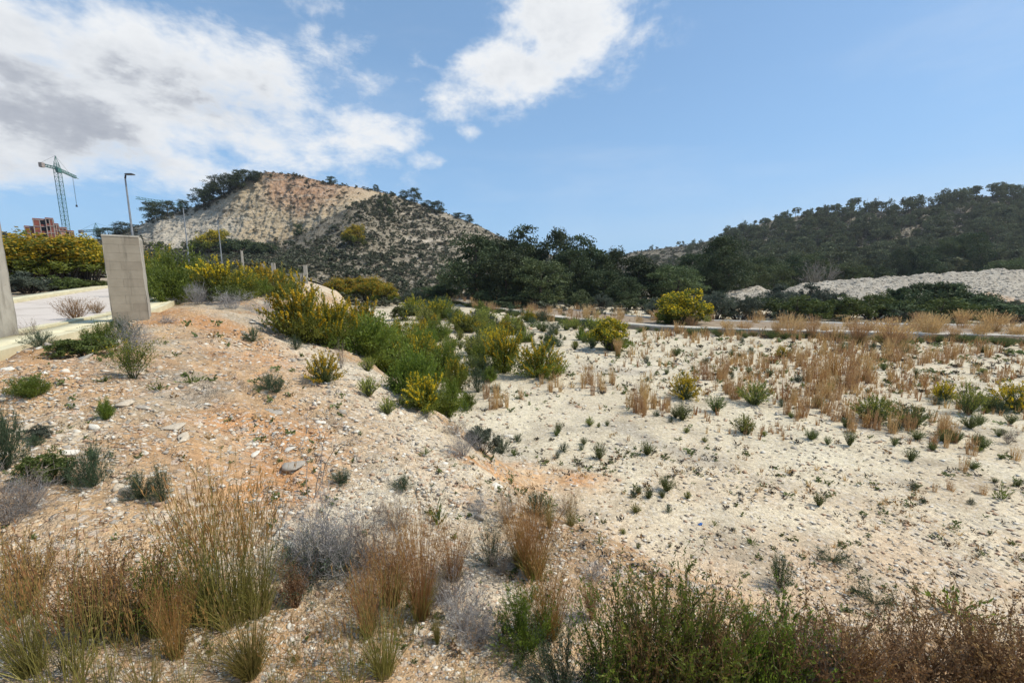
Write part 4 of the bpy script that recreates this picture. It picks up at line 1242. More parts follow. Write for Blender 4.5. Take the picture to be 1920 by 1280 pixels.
# ================================================================== cranes and the unfinished building
def lattice(m, A, B, w, n, r, tri=False):
    A = np.array(A, float); B = np.array(B, float); d = B - A; L = np.linalg.norm(d); d /= L
    up = np.array([0, 0, 1.0]) if abs(d[2]) < .9 else np.array([0, 1.0, 0])
    u = np.cross(d, up); u /= np.linalg.norm(u); v = np.cross(u, d)
    cs = [(-u - v), (u - v), (u + v), (-u + v)] if not tri else [(-u - v), (u - v), v * 1.2]
    cs = [c * w / 2 for c in cs]; k = len(cs)
    for c in cs: m.bar(A + c, B + c, r)
    for i in range(n):
        a = A + d * L * i / n; b = A + d * L * (i + 1) / n
        for j in range(k):
            c0, c1 = cs[j], cs[(j + 1) % k]
            m.bar(a + c0, a + c1, r * .6, 3)
            if i % 2: m.bar(a + c0, b + c1, r * .6, 3)
            else: m.bar(a + c1, b + c0, r * .6, 3)
    return m
def crane(name_label, mast_px, base_py, cab_py, apex_py, Y, jib_tip, counter, w=1.9, hook=None, zbase=None):
    top = at(mast_px, cab_py, Y); X = top[0]
    zb = at(mast_px, base_py, Y)[2]
    root = empty('tower_crane', (X, Y, zb)); tag(root, name_label, 'crane')
    hz = top[2] - zb
    lattice(MB(), (0, 0, 0), (0, 0, hz), w, max(6, int(hz / w / 1.05)), .115).build('mast', M_crane, root)
    ap = at(mast_px, apex_py, Y)[2] - zb
    m = MB()
    for sx in (-1, 1):
        for sy in (-1, 1): m.bar((sx * w / 2, sy * w / 2, hz), (0, 0, ap), .10)
    lattice(m, (0, 0, hz), (0, 0, (hz + ap) / 2), w * .6, 3, .1)
    m.build('tower_top', M_crane, root)
    MB().box(w * .7, -w * .4, hz - 2.2, 1.4, 1.6, 2.1).build('cab', M_crane, root, .08)
    def horiz(px, py):      # point of the sight line at the jib's own height
        Q = atz(px, py, top[2]); return np.array([Q[0] - X, Q[1] - Y, hz])
    if jib_tip is not None:
        tip = horiz(*jib_tip); L = np.linalg.norm(tip[:2])
        lattice(MB(), (0, 0, hz), tip, 1.25, max(8, int(L / 1.6)), .12, True).build('jib', M_crane, root)
        MB().bar((0, 0, ap), tip * np.array([.6, .6, 1]) + np.array([0, 0, .6]), .05, 3).build('tie_rope', M_dark, root)
        if hook is not None:
            hx = hook[0]; hp = tip * hook[2]; hp[2] = hz
            zz = at(*hook[:2], Y)[2] - zb
            m = MB(); m.bar((hp[0], hp[1], hz), (hp[0], hp[1], zz), .055, 3).bar((hp[0] + .35, hp[1], hz), (hp[0] + .1, hp[1], zz), .045, 3)
            m.build('hoist_rope', M_dark, root)
            MB().box(hp[0], hp[1], zz - 1.0, .9, .5, 1.1, taper=.3).build('hook_block', M_dark, root, .05)
    if counter is not None:
        c = horiz(*counter)
        m = MB(); lattice(m, (0, 0, hz), c, 1.1, 6, .12); m.build('counter_jib', M_crane, root)
        MB().bar((0, 0, ap), c + np.array([0, 0, .6]), .05, 3).build('tie_rope', M_dark, root)
        for i in range(3):
            MB().box(c[0] * (1 - .06 * i), c[1] * (1 - .06 * i), hz - 1.3, .55, 1.6, 2.2, (c[0], c[1])).build('counterweight', M_slab, root, .05)
    return root
crane('tall green tower crane with a full mast standing behind the red brick building', 107, 452, 316, 292, 215, (144, 333), (76, 308), hook=(131, 375, .75))
crane('low green crane whose mast top shows above the yellow thicket, left of the pines', 181, 462, 432, 418, 270, (228, 427), (150, 434), w=2.2)
crane('distant crane whose jib pokes out above pines on the hill shoulder', 337, 420, 384, 376, 290, (255, 371), None, w=2.2)

def building():
    Y = 205.0; ppm = Y / F
    base = at(95, 462, Y)
    root = empty('unfinished_building', (base[0], Y, base[2]), math.radians(47))
    tag(root, 'half-built red brick block with bare floor slabs, under the tall crane', 'building')
    def X(px): return (at(px, 440, Y)[0] - base[0]) * .665
    def Z(py): return at(95, py, Y)[2] - base[2]
    rr = random.Random(5)
    # (px0, px1, top py, front depth offset, light brick?)
    masses = [(48, 67.5, 427, 1.5, False), (65.5, 91, 412.5, 0.0, False), (89, 104.5, 410, -.8, False), (103.5, 113, 419, 1.2, False), (112, 128, 425.5, 1.0, False), (114.5, 133, 431.5, -1.5, True), (131.5, 141.5, 430.5, 1.8, False)]
    gap = {(1, 1): 1, (1, 2): 1, (1, 3): 1, (2, 2): 0, (4, 1): 1, (5, 1): 1, (3, 1): 0}
    for mi, (a, b, t, dy, light) in enumerate(masses):
        x0, x1, zt = X(a), X(b), Z(t); dp = 11.0 - dy
        nf = max(1, int(round(zt / 3.1))); fh = zt / nf
        nb = max(2, int(round((x1 - x0) / 2.0))); bw = (x1 - x0) / nb
        MB().box((x0 + x1) / 2, dy + dp / 2 + .5, 0, x1 - x0 - .5, dp - 1, zt - .35).build('interior_shade_block', M_void, root)  # added dark block: paints the shade of the hollow interior behind the openings
        for f in range(nf + 1):
            MB().box((x0 + x1) / 2, dy + dp / 2, f * fh - .3, x1 - x0 + .12 * (mi % 2 + 1), dp + .1 + .03 * mi, .32).build('floor_slab', M_slab, root)
        for f in range(nf):
            for k in range(nb + 1):
                xx = x0 + k * bw
                MB().box(min(max(xx, x0 + .17), x1 - .17), dy + .16, f * fh + .02, .32, .30, fh - .32).build('column', M_slab, root)
            for k in range(nb):
                xa, xb = x0 + k * bw + .18, x0 + (k + 1) * bw - .18
                hole = gap.get((mi, nf - f)) == k or rr.random() < .12
                mt = M_brickL if light else M_brick
                if hole:
                    MB().box((xa + xb) / 2, dy + .20, f * fh + .02, xb - xa, .22, .9).build('brick_panel', mt, root)
                else:
                    MB().box((xa + xb) / 2, dy + .22, f * fh + .02, xb - xa, .24, fh - .33).build('brick_panel', mt, root)
            for sx, xx in ((-1, x0 + .1), (1, x1 - .1)):
                MB().box(xx, dy + dp / 2, f * fh + .02, .22, dp - .7, fh - .33).build('brick_panel', M_brickL if light else M_brick, root)
        MB().box((x0 + x1) / 2, dy + .12, zt + .02, x1 - x0, .18, .45).build('parapet', M_brick, root)
building()

# ================================================================== pines of the middle wood
PM = [  # px, top py, width px, Y, kind, label
 (893, 443, 112, 62, 'pine', 'broad dark pine at the left end of the wood, just below the scrubby hill'),
 (948, 474, 104, 58, 'pine', 'dark rounded pine standing lower in front, second from the left end of the wood'),
 (978, 431, 92, 76, 'pine', 'tall dark pine making the highest top left of the crown gap in the wood'),
 (930, 452, 70, 80, 'pine', 'dark pine behind the broad leftmost pine of the wood'),
 (1012, 488, 104, 55, 'pine_olive', 'olive green pine, lighter than its neighbours, at the front of the dark wood'),
 (1040, 436, 84, 74, 'pine', 'tall dark pine right of the gap in the crowns of the wood'),
 (1090, 447, 92, 70, 'pine', 'big dark pine with a domed top, right of the highest crowns'),
 (1072, 470, 80, 64, 'pine', 'dark pine just behind and right of the olive green pine'),
 (1128, 480, 70, 68, 'pine', 'dark pine in the dip of the skyline, right of the domed pine'),
 (1158, 470, 84, 70, 'pine', 'dark pine with a small pointed head above the dip of the wood'),
 (1196, 482, 84, 66, 'pine', 'dark pine at the right end of the dense wood'),
 (1128, 508, 80, 60, 'pine', 'low dark pine filling the front of the wood beneath the dip'),
 (1170, 520, 64, 57, 'pine', 'lowest dark pine at the front edge of the wood'),
 (1262, 500, 100, 62, 'pine_olive', 'mid green spreading pine right of the dense wood'),
 (1240, 498, 60, 76, 'pine', 'dark pine behind the mid green spreading pine'),
 (1296, 478, 72, 84, 'pine', 'hazy dark pine between the mid green pine and the tall lone one'),
 (1352, 447, 88, 72, 'pine', 'tall isolated dark pine with a rounded head in front of the wooded hill'),
 (1330, 500, 56, 70, 'pine', 'low dark pine at the left foot of the tall isolated pine'),
 (1398, 492, 66, 80, 'pine_olive', 'green pine just right of the tall isolated pine'),
 (1425, 484, 58, 96, 'pine', 'dark pine behind the green pines right of the tall isolated one'),
 (1450, 498, 62, 84, 'pine_olive', 'rounded green pine left of the bare tree'),
 (1480, 482, 60, 100, 'pine', 'dark pine behind the bare tree'),
 (1512, 478, 60, 104, 'pine_olive', 'green pine showing above the bare tree'),
 (1566, 498, 56, 92, 'pine_olive', 'rounded green pine immediately right of the bare tree'),
 (1596, 500, 50, 92, 'pine_olive', 'green pine above the middle of the rubble heap crest'),
 (1632, 502, 52, 96, 'pine', 'dark pine low behind the rubble heap, left of a pale gully'),
 (1722, 466, 58, 118, 'pine', 'large dark pine on the hill foot, right of the pale gully'),
 (1805, 440, 62, 130, 'pine', 'tall dark pine on the hill foot below the highest trees'),
 (1776, 452, 48, 130, 'pine_olive', 'narrow green pine left of the tall dark one on the hill foot'),
 (1684, 470, 40, 122, 'pine', 'slim dark pine at the left of the pale gully'),
 (1880, 488, 60, 104, 'pine_olive', 'green pine behind the heap near the right edge'),
]
for i, (px, pt, w, Y, kd, lab) in enumerate(PM):
    P = at(px, 560, Y)
    if Y > 112:
        # stands on the wooded hill: take the hill surface there
        tq = (Y - 118) / 140; Q = grid_at(WOOD_V, WOOD_PX, WOOD_T, np.array([px]), np.array([max(.02, tq)]))[0]; zb = Q[2]; Yq = Q[1]; xq = Q[0]
    else: xq, Yq = P[0], Y; zb = float(H(xq, Yq))
    top = at(px, pt, Yq); d = Yq * CP - zb * SP
    pr = K[kd][(i * 7 + 1) % len(K[kd])]
    h = top[2] - zb; wd = w * d / F * 1.12
    put(pr, 'pine_tree', (xq, Yq, zb - .1), wd, wd * rz_.uniform(.85, 1.1), h, rz_.uniform(0, 6.28), lab, 'pine', 'pines of the wood in the valley')
# bare tree in front of them
Kbare = twiggy(300, M_twig, 22, (0, .8), (.6, 1), (8, 5), .007, spread=.6)
P = at(1532, 560, 82); zb = float(H(P[0], 82)); top = at(1532, 489, 82)
put(Kbare, 'bare_tree', (P[0], 82, zb), 6.6, 6.6, top[2] - zb, 1.0, 'leafless grey-brown tree among green pines behind the heap', 'bare tree')

# ---- trees of the quarried hill
def on_hill(px, py):
    """point of the hill surface that shows at this pixel column nearest to py"""
    t = np.linspace(.02, 1, 160); Q = grid_at(HILL_V, HILL_PX, HILL_T, np.full(160, float(px)), t)
    qx, qy = project(Q); i = int(np.argmin(np.abs(qy - py) + np.abs(qx - px) * .2)); return Q[i]
HT = [(206, 446, 428, 34, 'dark pine low on the skyline right of the small crane'), (232, 437, 418, 34, 'dark round pine on the skyline left of the street lamp'), (290, 408, 380, 36, 'dark pine on the shoulder, left of a touching pair'),
      (313, 405, 378, 36, 'dark pine on the shoulder, right of a touching pair'), (344, 392, 376, 20, 'small pine beside the distant crane mast'), (381, 388, 356, 36, 'lowest of the big dark pines climbing to the summit'),
      (400, 378, 344, 38, 'second of the big dark pines climbing to the summit'), (420, 366, 331, 42, 'third of the big dark pines climbing to the summit, umbrella shaped'), (436, 358, 328, 32, 'dark pine in the middle of the summit clump'), (456, 354, 319, 44, 'highest of the big dark pines climbing to the summit'),
      (478, 340, 322, 30, 'low dark pine just left of the summit'), (621, 345, 332, 17, 'small lone umbrella pine on the skyline right of the summit'), (722, 400, 366, 24, 'dark upright pine standing on the rocky right flank below the skyline'),
      (757, 370, 358, 16, 'small pine on the right skyline, left of a pair'), (778, 376, 354, 22, 'lone taller pine on the right skyline'), (802, 390, 377, 24, 'bushy dark pine stepping down the right skyline'), (822, 400, 378, 22, 'dark bushy pine at the drop of the right skyline'),
      (860, 407, 400, 24, 'low dark bush-like pine on the right end of the skyline'), (880, 410, 403, 14, 'tiny dark pine at the far right of the skyline'), (560, 442, 421, 18, 'small dark pine at the foot of the quarry face'), (705, 352, 347, 10, 'tiny dark tree on the flat part of the skyline')]
for i, (px, pb, pt, w, lab) in enumerate(HT):
    Q = on_hill(px, pb); top = at(px, pt, Q[1]); wd = w * Q[1] / F * 1.1
    pr = K['cpine'][i % 3]
    put(pr, 'pine_tree', (Q[0], Q[1], Q[2] - .4), wd, wd, max(2.5, top[2] - Q[2] + .5), rz_.uniform(0, 6), lab, 'pine', 'pines on the quarried hill')
for (px, pb, pt, w, kd, lab) in [(662, 462, 424, 42, 'ochre', 'round ochre-yellow tree in bloom in the middle of the scrubby hillside'), (402, 476, 434, 58, 'ochre', 'yellow-green blooming tree under the left part of the quarry face'), (445, 478, 450, 60, 'dark', 'low dark tree right of the blooming tree under the quarry face'),
                             (365, 478, 452, 34, 'dark', 'dark bush left of the blooming tree under the quarry face'), (490, 480, 456, 50, 'dark', 'dark green bush under the middle of the quarry face')]:
    Q = on_hill(px, pb); top = at(px, pt, Q[1]); wd = w * Q[1] / F
    put(K[kd][0], 'hill_tree', (Q[0], Q[1], Q[2] - .5), wd, wd, top[2] - Q[2] + .6, rz_.uniform(0, 6), lab, 'tree')

# scrub on the quarried hill: too many to count
rg = np.random.RandomState(8)
def hill_scatter(name, V, PXs, Ts, n, x0, x1, t0, t1, dens, protos, sz, maxn, **kw):
    px = rg.uniform(x0, x1, n); t = t0 + (t1 - t0) * rg.rand(n) ** .9
    Q = grid_at(V, PXs, Ts, px, t); qx, qy = project(Q)
    keep = rg.rand(n) < dens(px, t, qx, qy, Q)
    Q = Q[keep][:maxn]; m_ = len(Q)
    s_ = rg.uniform(*sz, m_) * (.7 + .6 * rg.rand(m_) ** 2)
    Q[:, 2] -= .12 * s_
    return Q, s_
def dens1(px, t, qx, qy, Q):
    rk = rock_mask(px, qy)
    band = .10 + .9 * sst(-.1, .4, fbm(Q[:, 0] * .035, Q[:, 2] * .05, 301, 3))
    low = sst(462, 482, qy)
    top = np.exp(-((t - 1) / .03) ** 2) * .9
    rt = sst(800, 880, px) * .35
    d = (1 - rk) * np.clip(.7 * band + low * (1 - sst(690, 800, px) * .45) + .25 - rt * (1 - low), 0, 1)
    d = np.maximum(d, top * (1 - sst(640, 900, px) * .6)); d = np.maximum(d, .035 * rk * sst(400, 520, px) + .05 * rk * sst(380, 350, qy))
    d = np.maximum(d, sst(470, 455, px) * (px < 470) * sst(.90, .97, t) * .9)
    return d
Q, s_ = hill_scatter('hill_scrub', HILL_V, HILL_PX, HILL_T, 20000, -100, 1150, .0, 1.02, dens1, None, (.9, 2.3), 9500)
o = scatter_mesh('hill_scrub', K['scrubD'] , Q[::2], s_[::2] * 1.25, s_[::2] * .85, rg.uniform(0, 6, len(s_[::2])))
tag(o, 'dark green low scrub scattered over the slopes of the quarried hill', 'scrub', kind='stuff')
o = scatter_mesh('hill_scrub', K['scrub'], Q[1::2], s_[1::2] * 1.1, s_[1::2] * .7, rg.uniform(0, 6, len(s_[1::2])))
tag(o, 'grey-green low scrub scattered over the slopes of the quarried hill', 'scrub', kind='stuff')

# ---- wooded hill on the right: pines one by one, those that show largest; then the rest and the undergrowth
n = 2600
px = rg.uniform(1090, 2350, n); t = rg.rand(n) ** .8
Q = grid_at(WOOD_V, WOOD_PX, WOOD_T, px, t); qx, qy = project(Q)
dn = .35 + .65 * sst(-.35, .3, fbm(Q[:, 0] * .03, Q[:, 1] * .03, 311, 3)); dn = np.where(t > .96, 1, dn) * np.where(px < 1290, np.where(t > .9, .5, .25), 1)
Q = Q[rg.rand(n) < dn]
# keep them a little apart
keep = []
for i, q in enumerate(Q):
    if all((q[0] - Q[j][0]) ** 2 + (q[1] - Q[j][1]) ** 2 > 10 for j in keep[-400:]): keep.append(i)
Q = Q[keep]; qx, qy = project(Q)
hh = rg.uniform(4.5, 9.0, len(Q)); hh = np.where(qx < 1330, hh * .62, hh)
inview = (qx < 1950)
order = np.argsort(-(hh / Q[:, 1]) * inview)
woods_items = []
for j in order[:290]:
    q = Q[j]; pr = K['hpine'][rz_.randrange(5)]
    o = obj('pine_tree', pr.merged('hill_pine')); o.location = (q[0], q[1], q[2] - .3); s2 = hh[j] * rz_.uniform(.62, .95)
    o.scale = (s2, s2, hh[j]); o.rotation_euler = (0, 0, rz_.uniform(0, 6.28))
    tag(o, None, 'pine', 'pines covering the right hill'); woods_items.append((o, 'tall hill pine' if hh[j] > 7.4 else 'hill pine' if hh[j] > 5.4 else 'small hill pine'))
name_by_landmark(woods_items, [(1230, 466, 'the low end of the hill'), (1290, 470, 'the hazy dark valley pine'), (1352, 450, 'the tall isolated pine'), (1410, 430, 'the steep skyline shoulder'), (1480, 405, 'the skyline bend'), (1532, 490, 'the bare tree'), (1450, 470, 'the green valley pines'), (1550, 440, 'the slope above the bare tree'),
  (1600, 490, 'the small pale ledge'), (1605, 385, 'the first umbrella pine of the crest'), (1640, 385, 'the second umbrella pine of the crest'), (1680, 440, 'the open stony scar'), (1722, 480, 'the large dark hill-foot pine'), (1805, 450, 'the tall dark hill-foot pine'), (1800, 365, 'the highest crest trees'), (1740, 385, 'the crest dip'), (1850, 485, 'the pale terrace'), (1880, 430, 'the upper right slope'), (1905, 365, 'the crest at the right edge'), (1900, 500, 'the right end of the heap'), (1650, 510, 'the middle of the heap crest'), (1750, 500, 'the right half of the heap crest'), (1500, 500, 'the left slope of the heap'), (1360, 500, 'the dip behind the isolated pine')])
rest = order[290:1050]
o = scatter_mesh('hill_pines', K['hpine'], Q[rest] - np.array([0, 0, .3]), hh[rest] * .75, hh[rest], rg.uniform(0, 6, len(rest)))
tag(o, 'remaining grey-green pines that cover the right hill up to its skyline', 'pines', kind='stuff')
Q, s_ = hill_scatter('x', WOOD_V, WOOD_PX, WOOD_T, 8500, 1085, 2050, 0, 1.01, lambda px, t, qx, qy, Q: .45 + .5 * sst(-.2, .4, fbm(Q[:, 0] * .05, Q[:, 1] * .05, 321, 3)), None, (1.3, 2.6), 9000)
o = scatter_mesh('hill_undergrowth', K['scrub'], Q, s_ * 1.2, s_ * .8, rg.uniform(0, 6, len(s_)))
tag(o, 'low grey-green undergrowth between the pines of the right hill', 'undergrowth', kind='stuff')

# ---- valley scrub behind the track, left of centre and under the pines (Y 45..85)
VS = [ # px, top, w, Y, kind, label
 (690, 521, 70, 62, 'ochre', 'middle of three low ochre-yellow broom thickets in the dark valley scrub'), (645, 523, 60, 60, 'ochre', 'left of three low ochre-yellow broom thickets in the dark valley scrub'), (722, 533, 42, 60, 'ochre', 'right of three low ochre-yellow broom thickets in the dark valley scrub'),
 (800, 538, 50, 66, 'dark', 'dark green bush between the yellow thickets and the pine wood'), (835, 530, 46, 66, 'dark', 'dark green bush touching the left end of the pine wood'), (770, 545, 40, 62, 'olive', 'grey-green bush right of the yellow thickets'),
 (823, 555, 40, 58, 'dark', 'low dark bush at the left end of the white track'), (905, 545, 30, 55, 'dark', 'small green bush under the leftmost broad pine'),
 (1286, 547, 84, 31.5, 'ball', 'large spreading bush with golden yellow flowers over green, behind the track'),
 (1240, 560, 50, 38, 'olive', 'grey-green bush left of the large golden bush'), (1345, 548, 60, 36, 'olive', 'dull grey-green bush right of the large golden bush'),
 (1390, 552, 66, 37, 'olive', 'grey-green shrub at the left end of the long hedge below the heap'), (1425, 552, 70, 40, 'dark', 'dark green shrub in front of the left hump of the heap'), (1470, 530, 74, 42, 'olive', 'tall grey-green shrub in the long hedge, taller than its neighbours on the left'),
 (1520, 528, 72, 43, 'olive', 'pale grey-green shrub next to the tall one in the long hedge'), (1500, 552, 80, 37, 'darkg', 'yellowish dark green shrub in the front of the hedge'), (1556, 542, 60, 40, 'olive', 'grey-green shrub in the dip of the hedge'),
 (1590, 553, 80, 37, 'darkg', 'dark green shrub in the low middle of the hedge'), (1640, 548, 76, 38, 'darkg', 'yellow-green tinted shrub right of the low middle of the hedge'), (1690, 536, 66, 40, 'dark', 'dark shrub rising towards the tallest part of the hedge'),
 (1745, 524, 90, 42, 'dark', 'large dark shrub, left one of the two tallest in the hedge'), (1800, 526, 86, 41, 'dark', 'large dark shrub, right one of the two tallest in the hedge'), (1772, 556, 90, 36, 'darkg', 'dark green shrub at the foot of the two tallest'),
 (1845, 552, 80, 38, 'dark', 'dark shrub stepping down right of the two tallest'), (1890, 566, 84, 36, 'dark', 'dark low shrub at the right edge below the tan path'), (1935, 572, 80, 36, 'dark', 'dark shrub cut by the right edge'), (1700, 562, 80, 36, 'dark', 'dark low shrub left of the foot of the two tallest'),
 (1210, 560, 40, 50, 'dark', 'small dark bush at the right foot of the dense wood'), (1085, 545, 44, 50, 'pine_oliveB', 'olive green low bush in front of the dark wood'), (1130, 552, 36, 50, 'olive', 'dull low bush in front of the dark wood'),
 (960, 556, 60, 52, 'dark', 'dark undergrowth bush at the foot of the pines'), (1180, 560, 50, 50, 'pine_oliveB', 'brownish-green low bush at the right front of the wood'),
]
K['broomBIG'] = [bush(401, M_acacia, n=60, tilt=(0, 1.25), arch=.2, nleaf=7000, jit=.055, ln=.045, w=.016, blossom=M_blossomD, nb=6500, bt=(.45, 1), bln=.030, bw=.020, bjit=.02, bsub=.75)]
K['darkg'] = [mound(411, M_cushD if 'M_cushD' in globals() else M_acacia, 26, 300, .045, .022)]
K['darkg'] = [mound(411 + i, leafmat('yellowish_dark_leaves', [(.050, .066, .016), (.088, .110, .024), (.15, .175, .040)], .25), 26, 300, .042, .022) for i in range(1)]
K['pine_oliveB'] = [mound(421, M_pineL, 24, 280, .045, .02)]
for (px, pt, w, Y, kd, lab) in VS:
    P = at(px, 560, Y); zb = float(H(P[0], Y)); top = at(px, pt, Y)
    wd = w * Y / F * 1.15
    put(K[kd][rz_.randrange(len(K[kd]))], 'bush', (P[0], Y, zb - .1), wd, wd * .9, (top[2] - zb) * (.90 if px > 1380 else 1.0), rz_.uniform(0, 6.28), lab, 'bush')

# fill of low dark undergrowth round these
n = 2600
X = rg.uniform(-62, 90, n); Yv = rg.uniform(33, 86, n)
qx, qy = project(np.stack([X, Yv, H(X, Yv)], -1))
trY = np.interp(X, tp[:, 0], tp[:, 1], left=60, right=24)
ok = (Yv > np.where(X > -12, trY + 9.5, 52)) & (footdist(X, Yv) < 1) & (qx > 540) & (qx < 2000)
ok &= ~((X > 20) & (Yv > 54))
ok &= rg.rand(n) < np.where(Yv < 50, .45, .9)
P = np.stack([X, Yv, H(X, Yv)], -1)[ok]
s_ = rg.uniform(.6, 1.6, len(P))
hl = len(P) // 2
o = scatter_mesh('undergrowth', K['scrubD'], P[:hl], s_[:hl] * 1.2, s_[:hl] * .8, rg.uniform(0, 6, hl)); tag(o, 'dark low undergrowth on the valley floor beneath the pines and behind the track', 'undergrowth', kind='stuff')
o = scatter_mesh('undergrowth', [Proto_ for Proto_ in K['scrub']], P[hl:], s_[hl:] * 1.1, s_[hl:] * .6, rg.uniform(0, 6, len(P) - hl)); tag(o, 'grey-green low undergrowth on the valley floor beneath the pines and behind the track', 'undergrowth', kind='stuff')

# ================================================================== left: thicket behind the road, bushes along the crest
LS = [(110, 448, 170, 27, 'ochre', 'huge mound of ochre-yellow blossom behind the road, between the two pillars'), (50, 458, 110, 26, 'ochre', 'yellow blossoming bush behind the road, next to the left pillar'), (168, 450, 110, 28, 'ochre', 'yellow blossoming bush behind the road, touching the whole pillar'),
      (62, 512, 90, 23.5, 'olive', 'grey dried-out bush under the yellow mound beside the left pillar'), (115, 520, 80, 24.5, 'darkg', 'dark green bush at the foot of the yellow mound behind the road'), (170, 525, 80, 27, 'darkg', 'dark bush at the foot of the yellow mound, close to the whole pillar')]
for (px, pt, w, Y, kd, lab) in LS:
    P = at(px, 560, Y); zb = float(H(P[0], Y)); top = at(px, pt, Y); wd = w * Y / F
    put(K[kd][rz_.randrange(len(K[kd]))], 'roadside_bush', (P[0], Y, zb - .05), wd, wd * .8, (top[2] - zb) * 1.03, rz_.uniform(0, 6.28), lab, 'bush')
CS = [(300, 478, 90, 21, 'broomG', 'leafy green bush touching the right side of the whole pillar'), (345, 475, 100, 20, 'acacia', 'tall bright green bush behind the orange soil mound'), (318, 505, 80, 17.5, 'acacia', 'green bush at the foot of the taller one beside the pillar'), (385, 500, 80, 19.5, 'broomG', 'dark green bush in the crest thicket left of the yellow-topped one'),
      (415, 490, 84, 19, 'broomT', 'green bush with bright yellow flower spikes on top, in the crest thicket'), (450, 508, 70, 19, 'broomG', 'dull green bush right of the yellow-topped one in the crest thicket'), (490, 497, 74, 22, 'broomT', 'green and yellow bush towards the right of the crest thicket'), (530, 508, 60, 24, 'broomG', 'last low green bush at the right end of the crest thicket'), (470, 520, 60, 20, 'acacia', 'low green bush in front of the right part of the crest thicket'),
      (370, 530, 60, 17, 'grey', 'grey leafless bush in front of the green crest thicket'), (440, 545, 80, 15.5, 'grey', 'wide grey dead bush on the crest right of the orange mound'), (500, 553, 80, 15.5, 'grey', 'grey dead bush next to the big yellow bush'), (425, 538, 60, 17.5, 'darkg', 'small dark green bush beneath the yellow-topped one')]
K['broomT'] = [bush(431, M_acacia, n=50, tilt=(0, .8), arch=.1, nleaf=6000, jit=.055, ln=.055, w=.017, blossom=M_blossom, nb=3200, bt=(.72, 1.0), bln=.040, bw=.024, bjit=.012, bsub=.6)]
for (px, pt, w, Y, kd, lab) in CS:
    P = at(px, 570, Y); zb = float(H(P[0], Y)); top = at(px, pt, Y); wd = w * Y / F
    put(K[kd][rz_.randrange(len(K[kd]))], 'crest_bush', (P[0], Y, zb - .05), wd, wd * .9, (top[2] - zb) * 1.03, rz_.uniform(0, 6.28), lab, 'bush')

